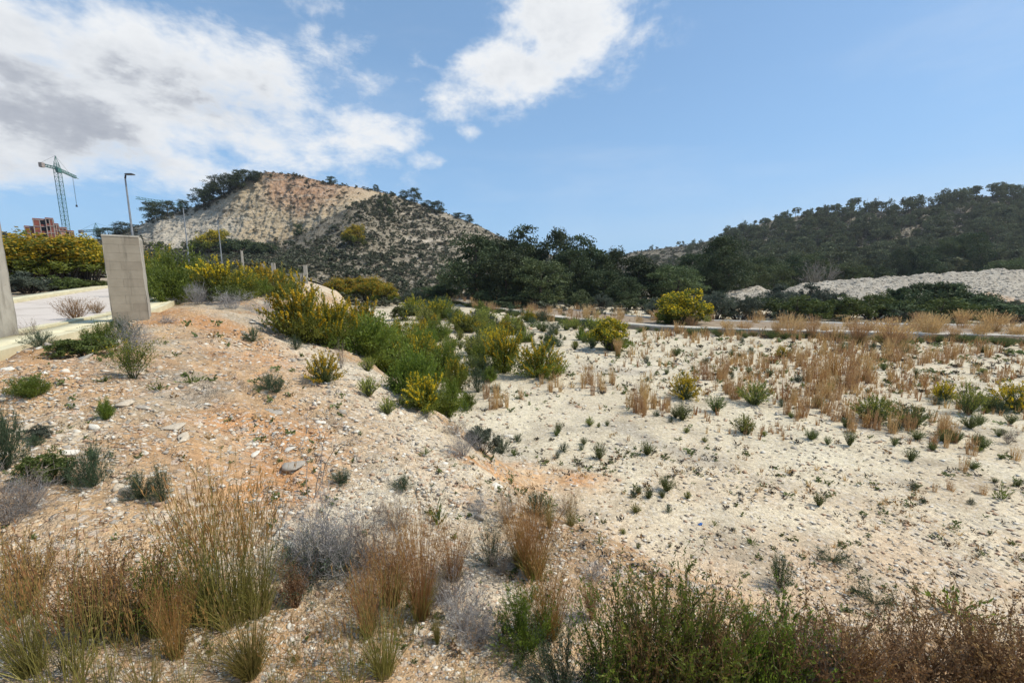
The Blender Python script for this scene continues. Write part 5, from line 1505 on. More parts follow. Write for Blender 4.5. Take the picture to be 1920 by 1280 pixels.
# the big yellow bush on the slope and the green belt along the foot of the bank
BS = [(572, 640, 533, 128, 'broom', 'big yellow flowering bush of stiff arching branches, at the top of the bank slope'),
 (625, 648, 560, 80, 'broom', 'yellow flowering bush directly right of the big one, partly behind it'), (682, 640, 566, 92, 'broom', 'yellow-topped bush at the upper end of the green belt'),
 (690, 672, 596, 116, 'acacia', 'large bright green bush in the upper part of the green belt'), (745, 668, 604, 80, 'broomG', 'green bush flecked with yellow in the upper middle of the belt'), (735, 700, 626, 100, 'acacia', 'bright green bush in the middle of the belt'),
 (785, 700, 628, 90, 'broomG', 'green bush right of the middle of the belt'), (780, 745, 660, 100, 'acacia', 'green bush in the lower middle of the belt'), (800, 768, 706, 88, 'broom', 'bush with ochre-yellow sprays at the lower end of the belt'), (838, 780, 716, 56, 'acacia', 'green bush at the lowest tip of the belt'),
 (835, 712, 645, 60, 'acacia', 'loose green bush on the right fringe of the belt'), (858, 735, 672, 46, 'broomG', 'upright green bush standing free right of the belt'), (895, 735, 690, 34, 'blue', 'narrow blue-green bush between the belt and the yellow pair'), (820, 640, 600, 50, 'acacia', 'green bush on the upper right fringe of the belt'),
 (945, 698, 622, 72, 'broom', 'yellow-green bush, left of the yellow pair on the plain'), (1010, 706, 645, 92, 'broom', 'wide yellow-green bush, right of the yellow pair on the plain'), (1050, 700, 683, 44, 'brown', 'dry brown bush at the right foot of the yellow pair'),
 (1147, 657, 600, 62, 'ball', 'round solitary bush with yellow flowers and dark base, centre of the plain'), (1110, 622, 596, 30, 'cushY', 'lime-yellow wispy bush behind the round solitary one'),
 (808, 600, 566, 44, 'broomG', 'small dark green bush with yellow top on the far plain'), (608, 716, 664, 62, 'cushYY', 'dome-shaped ochre-tipped bush on the bare slope'), (692, 742, 708, 36, 'cushY', 'upper of two small yellow-green tufts down the slope'), (727, 776, 745, 30, 'cushY', 'lower of two small yellow-green tufts down the slope'), (690, 696, 670, 26, 'cushY', 'pale green tuft beside the green belt, above the two yellow-green ones'),
 (1283, 747, 703, 54, 'cushYY', 'dense yellow-flowering cushion bush in the middle of the plain'), (1415, 758, 717, 56, 'cushY', 'grey-green spiky bush with lime tips, right of the yellow cushion'), (1393, 811, 779, 36, 'cushY', 'small round bush with pale yellow tips in the middle of the plain'), (1279, 787, 757, 32, 'cush', 'small fan-shaped pale green bush below the yellow cushion'), (1341, 772, 742, 30, 'cush', 'small light green bush between the yellow cushion and the spiky bush'),
 (1898, 768, 720, 60, 'cushYY', 'yellow-tipped round bush near the right edge'), (1815, 776, 722, 46, 'cushY', 'yellow-green bush left of the one near the right edge'), (1768, 748, 718, 34, 'cushYY', 'small yellow-topped bush, third from the right edge'), (1760, 758, 744, 30, 'blue', 'low blue-green bush below the small yellow-topped one'), (1852, 770, 742, 26, 'cush', 'green bush between the two yellow bushes near the right edge'), (1875, 775, 755, 26, 'blue', 'low blue-green bush at the foot of the yellow bush near the right edge'),
 (1642, 790, 745, 70, 'cushY', 'large lime-green spiky bush among the straw tufts'), (1712, 800, 765, 50, 'cush', 'grey-green bush right of the large lime-green one'), (1640, 790, 762, 40, 'cush', 'olive bush half behind the large lime-green one'), (1465, 670, 650, 24, 'cushYY', 'small yellow-flowering bush on the upper plain'), (1890, 832, 800, 30, 'brown', 'small dark dry bush near the right edge'),
 (1592, 835, 808, 20, 'cush', 'thin light green weed below the straw tufts'), (1125, 860, 832, 24, 'cush', 'green cushion tuft left of a similar one, in the lower plain'), (1214, 852, 828, 22, 'cush', 'green cushion tuft with yellowish tips, right of a similar one, in the lower plain'), (1057, 846, 830, 24, 'blue', 'dark green little bush beside the orange sand'), (1047, 812, 792, 16, 'cush', 'little dark green tuft up the plain from the orange sand'), (1095, 833, 821, 14, 'cush', 'tiny green tuft right of the dark little bush'),
 (1250, 920, 895, 28, 'cush', 'green tuft with yellow tips below the two cushion tufts'), (1196, 925, 910, 14, 'cush', 'tiny round green tuft left of the yellow-tipped one'), (1124, 1020, 1000, 28, 'sprout', 'low leafy green plant alone on the lower plain'), (1410, 1020, 1006, 22, 'sprout', 'small leafy green plant in the lower right plain'), (1462, 1100, 1042, 44, 'blue', 'wispy grey-green weed standing on the lower right plain'),
 (1340, 985, 975, 12, 'sprout', 'tiny green sprig beside the blue litter'), (1535, 948, 925, 18, 'cush', 'thin upright weed on the right plain'), (1880, 935, 905, 28, 'sprout', 'green weed near the right edge of the plain'), (1560, 1050, 1025, 60, 'weedmat', 'flat mat of green weeds on the lower right plain'), (1790, 1150, 1110, 90, 'sprout', 'leafy green mat of weeds near the lower right corner'), (1640, 1130, 1095, 70, 'weedmat', 'greyish flat weed mat left of the leafy green one'),
 (920, 640, 605, 40, 'cushY', 'pale yellow-green bush behind the yellow pair'), (985, 640, 618, 30, 'cushY', 'small lime bush right of the pale yellow-green one'), (1030, 650, 615, 24, 'blue', 'narrow bluish bush behind the yellow pair'), (945, 628, 603, 30, 'cushYY', 'small golden bush behind the yellow pair'), (895, 668, 628, 50, 'cushY', 'loose lime-green bush between belt and yellow pair'), (900, 700, 665, 30, 'cush', 'small grey-green bush between belt and yellow pair'),
 (850, 600, 578, 40, 'acacia', 'green bush at the far end of the pale plain'), (870, 622, 590, 50, 'broomG', 'yellowish green bush far up the pale plain'), (905, 605, 585, 40, 'olive', 'grey-green low bush beside the start of the track'), (760, 600, 575, 50, 'darkg', 'dark green bush at the far left corner of the plain'), (825, 585, 562, 44, 'dark', 'very dark bush at the far corner of the plain'), (790, 660, 620, 46, 'acacia', 'small green bush on the far fringe of the belt'), (935, 660, 640, 20, 'cush', 'tiny green bush behind the left yellow-green bush')]
for (px, pb, pt, w, kd, lab) in BS:
    pplant(kd, 'bush' if w > 34 else 'small_bush', px, pb, pt, w, lab, 'bush', None, parts=w > 30)

# ================================================================== straw tufts on the plain
def poly_pts(rg, quad, n):
    """random photograph pixels inside a box (x0, y0, x1, y1)"""
    return rg.uniform(quad[0], quad[2], n), rg.uniform(quad[1], quad[3], n)
rg = np.random.RandomState(15)
BANDS = [ # box, count, height px range
 ((905, 740, 990, 770), 9, (30, 46)), ((1010, 705, 1065, 738), 8, (22, 40)), ((1085, 715, 1150, 745), 9, (20, 46)), ((1180, 745, 1215, 775), 4, (40, 66)), ((1190, 755, 1260, 780), 14, (22, 34)), ((1300, 700, 1400, 750), 14, (26, 50)),
 ((1165, 655, 1500, 690), 26, (12, 26)), ((1480, 660, 1920, 690), 46, (18, 40)), ((1500, 700, 1630, 735), 26, (30, 56)), ((1455, 740, 1580, 790), 20, (30, 52)), ((1580, 770, 1720, 815), 24, (26, 52)), ((1740, 790, 1800, 840), 9, (34, 60)), ((1560, 640, 1920, 670), 24, (14, 28)), ((1200, 625, 1560, 650), 14, (10, 22)),
 ((1800, 700, 1920, 725), 12, (14, 28)), ((1820, 840, 1835, 860), 2, (34, 50)), ((1800, 880, 1815, 906), 1, (34, 40)), ((1770, 905, 1780, 925), 1, (24, 30)), ((1750, 920, 1762, 935), 1, (20, 26)), ((1835, 920, 1845, 935), 1, (24, 30)), ((1895, 860, 1910, 875), 1, (30, 34)), ((1640, 690, 1760, 730), 14, (12, 24))]
cnt = 0
tuft_items = []; cush_items = []
MARKS = [(1147, 657, 'the round solitary bush'), (945, 698, 'the left yellow-green bush'), (1010, 706, 'the wide yellow-green bush'), (1283, 747, 'the dense yellow cushion bush'), (1415, 758, 'the grey-green spiky bush'), (1393, 811, 'the small round pale-tipped bush'), (1279, 787, 'the pale fan-shaped bush'), (1341, 772, 'the small light green bush'), (1898, 768, 'the rightmost yellow-tipped bush'), (1815, 776, 'the yellow-green bush by the rightmost one'), (1768, 748, 'the small yellow-topped bush'), (1642, 790, 'the large lime-green bush'), (1712, 800, 'the bush beside the large lime-green one'), (1465, 670, 'the small upper yellow bush'), (1890, 832, 'the dark dry bush'), (1125, 860, 'the left cushion tuft'), (1214, 852, 'the right cushion tuft'), (1057, 846, 'the dark little bush'), (1250, 920, 'the yellow-tipped lower tuft'), (1312, 984, 'the blue litter'), (1462, 1100, 'the wispy grey-green weed'), (1672, 650, 'the largest grass fan'), (1608, 644, 'the dense tan clump'), (1742, 636, 'the green-based grass fan'), (1835, 640, 'the short right clump'), (1520, 634, 'the row of three clumps'), (1362, 626, 'the mid right grass clumps'), (1238, 604, 'the wide tan clump'), (1592, 835, 'the thin light green weed'), (1880, 935, 'the right edge weed'), (1535, 948, 'the thin upright weed'), (1560, 720, 'the middle of the upper grass belt'), (1780, 690, 'the right part of the upper grass belt'), (895, 735, 'the narrow blue-green bush'), (850, 600, 'the far green bush'), (808, 600, 'the far dark yellow-topped bush'), (1110, 622, 'the lime-yellow wispy bush'), (985, 640, 'the small lime bush'), (1124, 1020, 'the low leafy plant'), (1410, 1020, 'the small leafy plant')]
for q, n, (h0, h1) in BANDS:
    xs, ys = poly_pts(rg, q, n); P = G(xs, ys)
    for i in range(n):
        hp = rg.uniform(h0, h1) * .88; d = P[i, 1] * CP - P[i, 2] * SP; hm = hp * d / F
        kd = 'straw' if rg.rand() < .68 else 'strawR'; pr = K[kd][rg.randint(len(K[kd]))]
        w = hm * rg.uniform(.30, .62)
        o = obj('straw_tuft', pr.merged('straw_tuft')); o.location = (P[i, 0], P[i, 1], P[i, 2] - .02); o.scale = (w, w, hm); o.rotation_euler = (0, 0, rg.uniform(0, 6.28))
        tag(o, None, 'grass tuft', 'straw tufts on the plain'); cnt += 1
        tuft_items.append((o, ('tall ' if hp > 38 else 'short ' if hp < 22 else '') + ('pale straw tuft' if kd == 'straw' else 'reddish straw tuft')))
name_by_landmark(tuft_items, MARKS)

# tall fan-shaped reeds along the track
FANS = [(1672, 650, 598, 66, 'largest fan-shaped clump of tan grass, in front of the track on the right'), (1608, 644, 598, 44, 'dense tan grass clump just left of the largest fan-shaped one'), (1742, 636, 586, 46, 'fan of tan grass with green base right of the largest one'), (1802, 612, 580, 32, 'tan grass fan standing behind the track kerb'), (1858, 628, 582, 46, 'broad tan grass fan with green leaves near the right edge'),
        (1835, 640, 602, 30, 'short tan grass clump below the broad fan near the right edge'), (1905, 640, 605, 30, 'tan grass clump at the right edge by the track'), (1720, 610, 584, 24, 'small tan grass fan behind the track, right of the largest one'), (1455, 632, 600, 22, 'narrow tan grass clump before the track, left of a row of three'), (1497, 630, 598, 24, 'middle tan grass clump of a row of three before the track'), (1520, 634, 598, 28, 'right tan grass clump of a row of three before the track'),
        (1545, 632, 604, 18, 'small tan grass clump between the row of three and the dense clump'), (1580, 604, 590, 20, 'small tan grass clump behind the track above the dense clump'), (1362, 626, 600, 24, 'tan and green grass clump before the track, mid right'), (1395, 626, 602, 26, 'yellow-green grass clump before the track, mid right'), (1290, 614, 596, 22, 'tan grass clump at the foot of the large golden bush'),
        (1238, 604, 580, 40, 'wide tan grass clump left of the large golden bush'), (1158, 668, 634, 18, 'pale tan grass clump at the right foot of the round solitary bush'), (1787, 640, 612, 18, 'reddish dry grass clump before the track on the right'), (1165, 600, 580, 14, 'thin tan stalks beside the bend of the track')]
for (px, pb, pt, w, lab) in FANS: pplant('fan', 'grass_clump', px, pb, pt, w, lab, 'grass clump', 'tall tan grasses along the track', parts=w > 24)
# low grass fringe behind the far track
qx = rg.uniform(900, 1260, 120); ii = rg.randint(40, 110, 120)
sidx = rg.randint(10, 150, 260); off = np.where(rg.rand(260) < .72, rg.uniform(1.6, 8.5, 260), rg.uniform(-1.3, -.3, 260))
pp = tp[sidx] + off[:, None] * tn[sidx]; P = np.column_stack([pp, H(pp[:, 0], pp[:, 1])]); ok = (P[:, 1] > 24) & (footdist(P[:, 0], P[:, 1]) < -1)
P = P[ok]; hs = rg.uniform(.4, 1.25, len(P))
o = scatter_mesh('grass_fringe', K['straw'], P, hs * .8, hs, rg.uniform(0, 6, len(P))); tag(o, 'fringe of dry tan grass growing along both sides of the white track', 'grass', kind='stuff')
sidx = rg.randint(10, 150, 260); off = rg.uniform(-1.8, -.3, 260)
pp = tp[sidx] + off[:, None] * tn[sidx]; P = np.column_stack([pp, H(pp[:, 0], pp[:, 1])]); hs = rg.uniform(.2, .5, len(P))
o = scatter_mesh('weed_fringe', K['cush'], P, hs * 1.6, hs, rg.uniform(0, 6, len(P))); tag(o, 'low green weeds along the near foot of the track', 'weeds', kind='stuff')

n = 4200
xs = rg.uniform(1120, 1930, n); ys = 628 + 205 * rg.rand(n) ** 1.4
dn = sst(-.12, .3, fbm(xs * .007, ys * .05, 431, 4)) * np.where(ys > 740, .4, 1) * sst(1100, 1450, xs)
k_ = rg.rand(n) < dn; P = G(xs[k_], ys[k_]); dd_ = P[:, 1] * CP - P[:, 2] * SP; hs = rg.uniform(7, 24, len(P)) * dd_ / F
P = P[:1500]; hs = hs[:1500] * .85; m2 = rg.rand(len(P)) < .6
o = scatter_mesh('straw_tufts', K['strawL'], P[m2], hs[m2] * .5, hs[m2], rg.uniform(0, 6, m2.sum())); tag(o, 'smaller pale straw tufts standing in loose rows across the right middle of the plain', 'grass tufts', kind='stuff')
o = scatter_mesh('straw_tufts', K['strawLR'], P[~m2], hs[~m2] * .5, hs[~m2], rg.uniform(0, 6, (~m2).sum())); tag(o, 'smaller reddish straw tufts standing in loose rows across the right middle of the plain', 'grass tufts', kind='stuff')
# trodden thatch and dead sprigs between the foreground grasses
n = 1300
xs = rg.uniform(0, 1120, n); ys = rg.uniform(960, 1276, n); k_ = rg.rand(n) < .15 + .85 * sst(-.15, .4, fbm(xs * .008, ys * .010, 441, 4)); P = G(xs[k_], ys[k_]); dd_ = P[:, 1] * CP - P[:, 2] * SP; hs = rg.uniform(10, 34, len(P)) * dd_ / F
o = scatter_mesh('thatch', K['thatch'][:3], P[::2], hs[::2] * 1.6, hs[::2] * .5, rg.uniform(0, 6, len(hs[::2]))); tag(o, 'dead fallen stalks lying between the foreground grasses', 'dry litter', kind='stuff')
o = scatter_mesh('dead_sprigs', K['thatch'][3:], P[1::2], hs[1::2] * 1.1, hs[1::2], rg.uniform(0, 6, len(hs[1::2]))); tag(o, 'small dead reddish sprigs between the foreground grasses', 'dry litter', kind='stuff')

# ---- small green cushions scattered over the plain
cu = []
for q, n, (h0, h1) in [((880, 590, 1130, 660), 34, (8, 22)), ((860, 640, 920, 720), 8, (14, 26)), ((1180, 640, 1920, 740), 40, (6, 16)), ((1230, 760, 1480, 830), 8, (8, 20)), ((1480, 760, 1700, 840), 10, (8, 22)), ((1700, 770, 1920, 880), 22, (8, 24)), ((960, 780, 1200, 860), 8, (8, 18)), ((1180, 910, 1290, 960), 8, (8, 16)), ((1700, 900, 1920, 960), 6, (8, 16)), ((860, 596, 1000, 610), 12, (5, 10)), ((1080, 980, 1280, 1080), 4, (8, 14))]:
    xs, ys = poly_pts(rg, q, n); P = G(xs, ys)
    for i in range(n):
        if footdist(P[i, 0], P[i, 1]) > -.2: continue
        hp = rg.uniform(h0, h1); d = P[i, 1] * CP - P[i, 2] * SP; hm = hp * d / F / .93
        kd = rg.choice(['cush', 'cush', 'blue', 'cushY']); pr = K[kd][rg.randint(3)]
        w = hm * rg.uniform(.7, 1.15)
        o = obj('small_bush', pr.merged('small_bush')); o.location = (P[i, 0], P[i, 1], P[i, 2] - .01); o.scale = (w, w, hm); o.rotation_euler = (0, 0, rg.uniform(0, 6.28))
        tag(o, None, 'small bush', 'little cushion plants on the plain'); cush_items.append((o, {'cush': 'little green cushion plant', 'blue': 'little blue-green plant', 'cushY': 'little lime-tipped plant'}[str(kd)]))
for q, n, (h0, h1) in [((830, 596, 1130, 655), 46, (9, 22)), ((760, 590, 960, 700), 30, (14, 36)), ((850, 690, 930, 770), 8, (14, 30))]:
    xs, ys = poly_pts(rg, q, n); P = G(xs, ys)
    for i in range(n):
        if footdist(P[i, 0], P[i, 1]) > .6 or P[i, 1] > 55: continue
        hp = rg.uniform(h0, h1); d = P[i, 1] * CP - P[i, 2] * SP; hm = hp * d / F / .95
        kd = rg.choice(['acacia', 'cushY', 'broomG', 'blue', 'cushY', 'cushYY']); pr = K[kd][rg.randint(2)]
        w = hm * rg.uniform(.8, 1.5)
        o = obj('small_bush', pr.merged('small_bush')); o.location = (P[i, 0], P[i, 1], P[i, 2] - .03); o.scale = (w, w, hm); o.rotation_euler = (0, 0, rg.uniform(0, 6.28))
        tag(o, None, 'small bush', 'little bushes of the far plain'); cush_items.append((o, {'acacia': 'bright green young bush', 'broomG': 'green yellow-flecked young bush', 'blue': 'blue-green young bush', 'cushY': 'lime-tipped young bush', 'cushYY': 'yellow-tipped young bush'}[str(kd)]))
name_by_landmark(cush_items, MARKS)

# ---- specks: sprigs and dead bits on the plain
n = 13000
xs = rg.uniform(840, 1930, n); ys = 585 + (1240 - 585) * rg.rand(n) ** 1.0
dn = .03 + .97 * sst(.0, .45, fbm(xs * .010, ys * .026, 401, 5, .6))
dn = np.where(ys < 740, np.maximum(dn, .45 * (xs > 1150) + .3), dn)
keep = rg.rand(n) < dn; xs = xs[keep]; ys = ys[keep]
P = G(xs, ys); d = P[:, 1] * CP - P[:, 2] * SP
hs = ((2.0 + 7.5 * rg.rand(len(P)) ** 2) * d / F)
pk = rg.rand(len(P))
for nm, kd, sel, lab in [('weed_sprigs', 'speckG', pk < .30, 'tiny green sprigs scattered over the pale plain'), ('dry_sprigs', 'speckB', (pk >= .3) & (pk < .48), 'tiny dead brown plants scattered over the pale plain'), ('dark_litter', 'speckD', (pk >= .48) & (pk < .82), 'tiny dark dead plants and litter dotted over the pale plain'), ('straw_sprigs', 'speckT', pk >= .82, 'short straw stubble scattered over the pale plain')]:
    sc = 1.0 if kd != 'speckT' else 1.3
    o = scatter_mesh(nm, K[kd], P[sel], hs[sel] * rg.uniform(1.1, 2.6, sel.sum()) / sc, hs[sel] * sc, rg.uniform(0, 6, sel.sum())); tag(o, lab, 'weeds', kind='stuff')
# slope sprigs
n = 1500
xs = rg.uniform(0, 1000, n); ys = rg.uniform(600, 1250, n); P = G(xs, ys); ok = (P[:, 1] < 30) & (footdist(P[:, 0], P[:, 1]) > -.2) & (rg.rand(n) < .12 + .6 * sst(0, .5, fbm(xs * .01, ys * .014, 402, 3)))
s1, q1 = roadco(P[:, 0], P[:, 1]); ok &= ~((q1 > -.4) & (q1 < 6.6))
P = P[ok]; d = P[:, 1] * CP - P[:, 2] * SP; hs = rg.uniform(4, 13, len(P)) * d / F; pk = rg.rand(len(P))
o = scatter_mesh('slope_weeds', K['speckG'], P[pk < .55], hs[pk < .55] * 1.6, hs[pk < .55], rg.uniform(0, 6, (pk < .55).sum())); tag(o, 'tiny green weeds dotted over the stony bank', 'weeds', kind='stuff')
o = scatter_mesh('slope_dead_weeds', K['speckB'], P[pk >= .55], hs[pk >= .55] * 1.6, hs[pk >= .55], rg.uniform(0, 6, (pk >= .55).sum())); tag(o, 'tiny dead grey-brown weeds dotted over the stony bank', 'weeds', kind='stuff')

# ================================================================== stones
ICO = None
def stone_mesh(seed, sub=1):
    import bmesh
    bm = bmesh.new(); bmesh.ops.create_icosphere(bm, subdivisions=sub, radius=.5)
    rr = np.random.RandomState(seed)
    # cut flat facets off the ball, as broken limestone
    pl = [(unit(rr.normal(0, 1, 3)), rr.uniform(.14, .36)) for _ in range(12)]
    V = np.array([v.co for v in bm.verts])
    for nrm, dd in pl:
        k = V @ nrm - dd; V = V - np.where(k > 0, k, 0)[:, None] * nrm
    V = V * np.array([1.0, rr.uniform(.6, .95), rr.uniform(.42, .75)]) * 1.35
    Fc = np.array([[v.index for v in f.verts] for f in bm.faces]); bm.free()
    return V, Fc
ST = [stone_mesh(i, 2) for i in range(7)]
STM = {}
def stone_me(i, k):
    if (i, k) not in STM: STM[(i, k)] = mesh_np('stone', ST[i][0], ST[i][1], M_stone[k])
    return STM[(i, k)]
STL = [stone_mesh(20 + i, 1) for i in range(8)]      # 80 triangles
import bmesh as _bm
def tiny(seed):
    rr = np.random.RandomState(seed)
    V = np.array([(1, 0, 0), (-1, 0, 0), (0, 1, 0), (0, -1, 0), (0, 0, 1), (0, 0, -1), (.6, .6, .5), (-.6, -.5, .4)], float)[:6]
    V = V * rr.uniform(.6, 1.1, (6, 1)) + rr.normal(0, .16, (6, 3)); V = V * .5 * np.array([1, .85, .6])
    Fc = np.array([(0, 2, 4), (2, 1, 4), (1, 3, 4), (3, 0, 4), (2, 0, 5), (1, 2, 5), (3, 1, 5), (0, 3, 5)]); return V, Fc
TN = [tiny(i) for i in range(10)]

def stones_stuff(name, protos, P, s, m_, lab, parent=None):
    rr = np.random.RandomState(len(P)); V, Fq = [], []; off = 0; pk = rr.randint(0, len(protos), len(P))
    for k, (v, f) in enumerate(protos):
        sel = np.where(pk == k)[0]
        if not len(sel): continue
        a = rr.uniform(0, 6.28, len(sel)); b = rr.normal(0, .35, len(sel)); c, s_ = np.cos(a)[:, None], np.sin(a)[:, None]; cb, sb = np.cos(b)[:, None], np.sin(b)[:, None]
        x, y, z = v[:, 0][None], v[:, 1][None], v[:, 2][None]
        x, z = x * cb - z * sb, x * sb + z * cb
        x, y = x * c - y * s_, x * s_ + y * c
        ss = s[sel, None]; x = x * rr.uniform(.9, 1.7, (len(sel), 1)); z = z * rr.uniform(.6, 1.2, (len(sel), 1))
        V.append(np.stack([x * ss + P[sel, 0:1], y * ss + P[sel, 1:2], z * ss + P[sel, 2:3]], -1).reshape(-1, 3))
        Fq.append((f[None] + (np.arange(len(sel)) * len(v))[:, None, None]).reshape(-1, 3) + off); off += len(sel) * len(v)
    o = obj(name, mesh_np(name, np.vstack(V), np.vstack(Fq), m_), parent); tag(o, kind='stuff')
    return o
def bank_pixels(n, x0, x1, y0, y1, dens):
    xs = rg.uniform(x0, x1, n); ys = rg.uniform(y0, y1, n); P = G(xs, ys)
    s1, q1 = roadco(P[:, 0], P[:, 1])
    ok = (P[:, 1] < 32) & ~((q1 > -.3) & (q1 < 6.6)) & (rg.rand(n) < dens(xs, ys, P))
    P = P[ok]; return P, P[:, 1] * CP - P[:, 2] * SP
clus = lambda xs, ys, P: np.clip(.25 + .9 * sst(-.2, .5, fbm(P[:, 0] * .9, P[:, 1] * .9, 411, 3)), 0, 1) * np.where(footdist(P[:, 0], P[:, 1]) > -.1, 1, .5)
P, d = bank_pixels(66000, -20, 1940, 600, 1275, clus)
sz = (1.6 + 7.5 * rg.rand(len(P)) ** 3.5) * d / F * 1.25
P[:, 2] += sz * .08
pk = rg.rand(len(P))
for i, (a, b) in enumerate([(0, .42), (.42, .62), (.62, .85), (.85, 1.01)]):
    sel = (pk >= a) & (pk < b)
    o = stones_stuff('gravel', TN, P[sel], sz[sel], M_stone[i], '', ground)
P, d = bank_pixels(9000, -20, 1100, 600, 1275, clus)
sz = (5 + 12 * rg.rand(len(P)) ** 3) * d / F * 1.1; P[:, 2] -= sz * .10; pk = rg.rand(len(P))
for i, (a, b) in enumerate([(0, .42), (.42, .62), (.62, .80), (.80, 1.01)]):
    sel = (pk >= a) & (pk < b)
    stones_stuff('rubble_stones', STL[:3] + TN[:4], P[sel], sz[sel], M_stone[i], '', ground)
P, d = bank_pixels(800, -20, 1060, 600, 1270, lambda xs, ys, P: np.where(footdist(P[:, 0], P[:, 1]) > -.1, .6, .12))
P = P[:280]; d = d[:280]
for i in range(len(P)):
    s2 = rg.uniform(8, 16) * d[i] / F
    o = obj('stone', stone_me(rg.randint(7), rg.choice([0, 0, 1, 2, 3])), ground)
    o.location = (P[i, 0], P[i, 1], P[i, 2] - s2 * .02); o.scale = (s2, s2, s2 * rg.uniform(.7, 1)); o.rotation_euler = (rg.normal(0, .3), rg.normal(0, .3), rg.uniform(0, 6.28))
# rubble on the heap
n = 9000
px = rg.uniform(1330, 1990, n); t = rg.uniform(.1, 1.02, n); Q = grid_at(HEAP_V, HEAP_PX, HEAP_T, px, t)
sz = .10 + .5 * rg.rand(n) ** 4
heap_ob = bpy.data.objects['rubble_heap']
stones_stuff('rubble_pieces', TN, Q[: n // 2], sz[: n // 2], M_stone[0], '', heap_ob); stones_stuff('rubble_pieces', TN, Q[n // 2:], sz[n // 2:], M_stone[1], '', heap_ob)

# named rocks
ROCKS = [(235, 757, 34, 20, 0, 'pale angular boulder in the middle of the left bank, above the white slab'), (268, 765, 26, 16, 1, 'grey rock leaning against the pale angular boulder'), (232, 783, 16, 9, 3, 'small white stone just below the pale angular boulder'), (136, 848, 34, 14, 3, 'long tilted white slab of rock left of the round dark shrub'), (46, 808, 36, 26, 0, 'rounded pale boulder near the left edge'), (243, 928, 26, 28, 0, 'upright pale rounded stone beside a dark shrub pair'), (222, 916, 30, 18, 0, 'rounded stone lying left of the upright one'),
         (298, 945, 20, 16, 2, 'small brown-topped stone right of the upright one'), (160, 672, 26, 18, 1, 'grey boulder below the pavement edge between the pillars'), (90, 652, 30, 18, 1, 'dull grey boulder beside the red gravel at the left pillar foot'), (70, 654, 16, 8, 3, 'white stone left of the dull grey boulder'), (545, 1022, 22, 18, 3, 'bright white stone in the grey dead bush'), (172, 802, 24, 14, 3, 'flat white stone above the white slab'), (122, 697, 20, 12, 3, 'white lump of stone on the red-brown gravel'), (16, 692, 26, 12, 3, 'flat white flake at the left edge'),
         (330, 800, 44, 14, 0, 'long flat pale slab sunk in the middle of the slope'), (345, 822, 40, 14, 0, 'second flat pale slab below the first one'), (556, 872, 50, 20, 1, 'flat grey-brown slab above the tall rust grass'), (890, 965, 16, 12, 3, 'white block in the dip at the foot of the bank'), (902, 972, 22, 12, 1, 'grey block touching the white block at the foot of the bank'), (930, 912, 34, 10, 3, 'long white stone at the edge of the orange sand'), (600, 792, 26, 10, 3, 'thin white slab on the slope right of the tall bare twig'),
         (545, 842, 26, 12, 3, 'white slab low on the slope below the orange earth'), (480, 850, 30, 12, 3, 'flat white stone above the rust grass'), (575, 628, 16, 12, 0, 'pale stone at the foot of the big yellow bush'), (545, 1172, 16, 10, 3, 'white pebble in the bottom foreground'), (845, 1212, 14, 10, 2, 'small red-brown stone in the bottom foreground'), (35, 1205, 30, 20, 1, 'dark grey stone in the lower left corner'), (500, 735, 16, 14, 1, 'grey weathered lump on the upper slope'), (515, 775, 40, 18, 1, 'grey slanting rock sticking out of the orange earth')]
for i, (px, py, w, h, k, lab) in enumerate(ROCKS):
    P = G(px, py)[0]; d = P[1] * CP - P[2] * SP; wm = w * d / F; hm = h * d / F
    o = obj('rock', stone_me(i % 7, k)); o.location = (P[0], P[1], P[2] + hm * .12); o.scale = (wm * 1.05, wm * .9, hm * 1.3); o.rotation_euler = (.1, .15 * ((i % 3) - 1), i * 1.3)
    tag(o, lab, 'rock')
# blue litter
P = G(1312, 984)[0]; rr = np.random.RandomState(2); V, Fc = ST[2]
o = obj('plastic_litter', mesh_np('plastic_litter', V + rr.normal(0, .05, V.shape), Fc, M_blueplastic)); o.location = (P[0], P[1], P[2] + .015); o.scale = (.075, .055, .07)
tag(o, 'small crumpled piece of bright blue plastic lying on the plain', 'litter')
P = G(1560, 1205)[0]

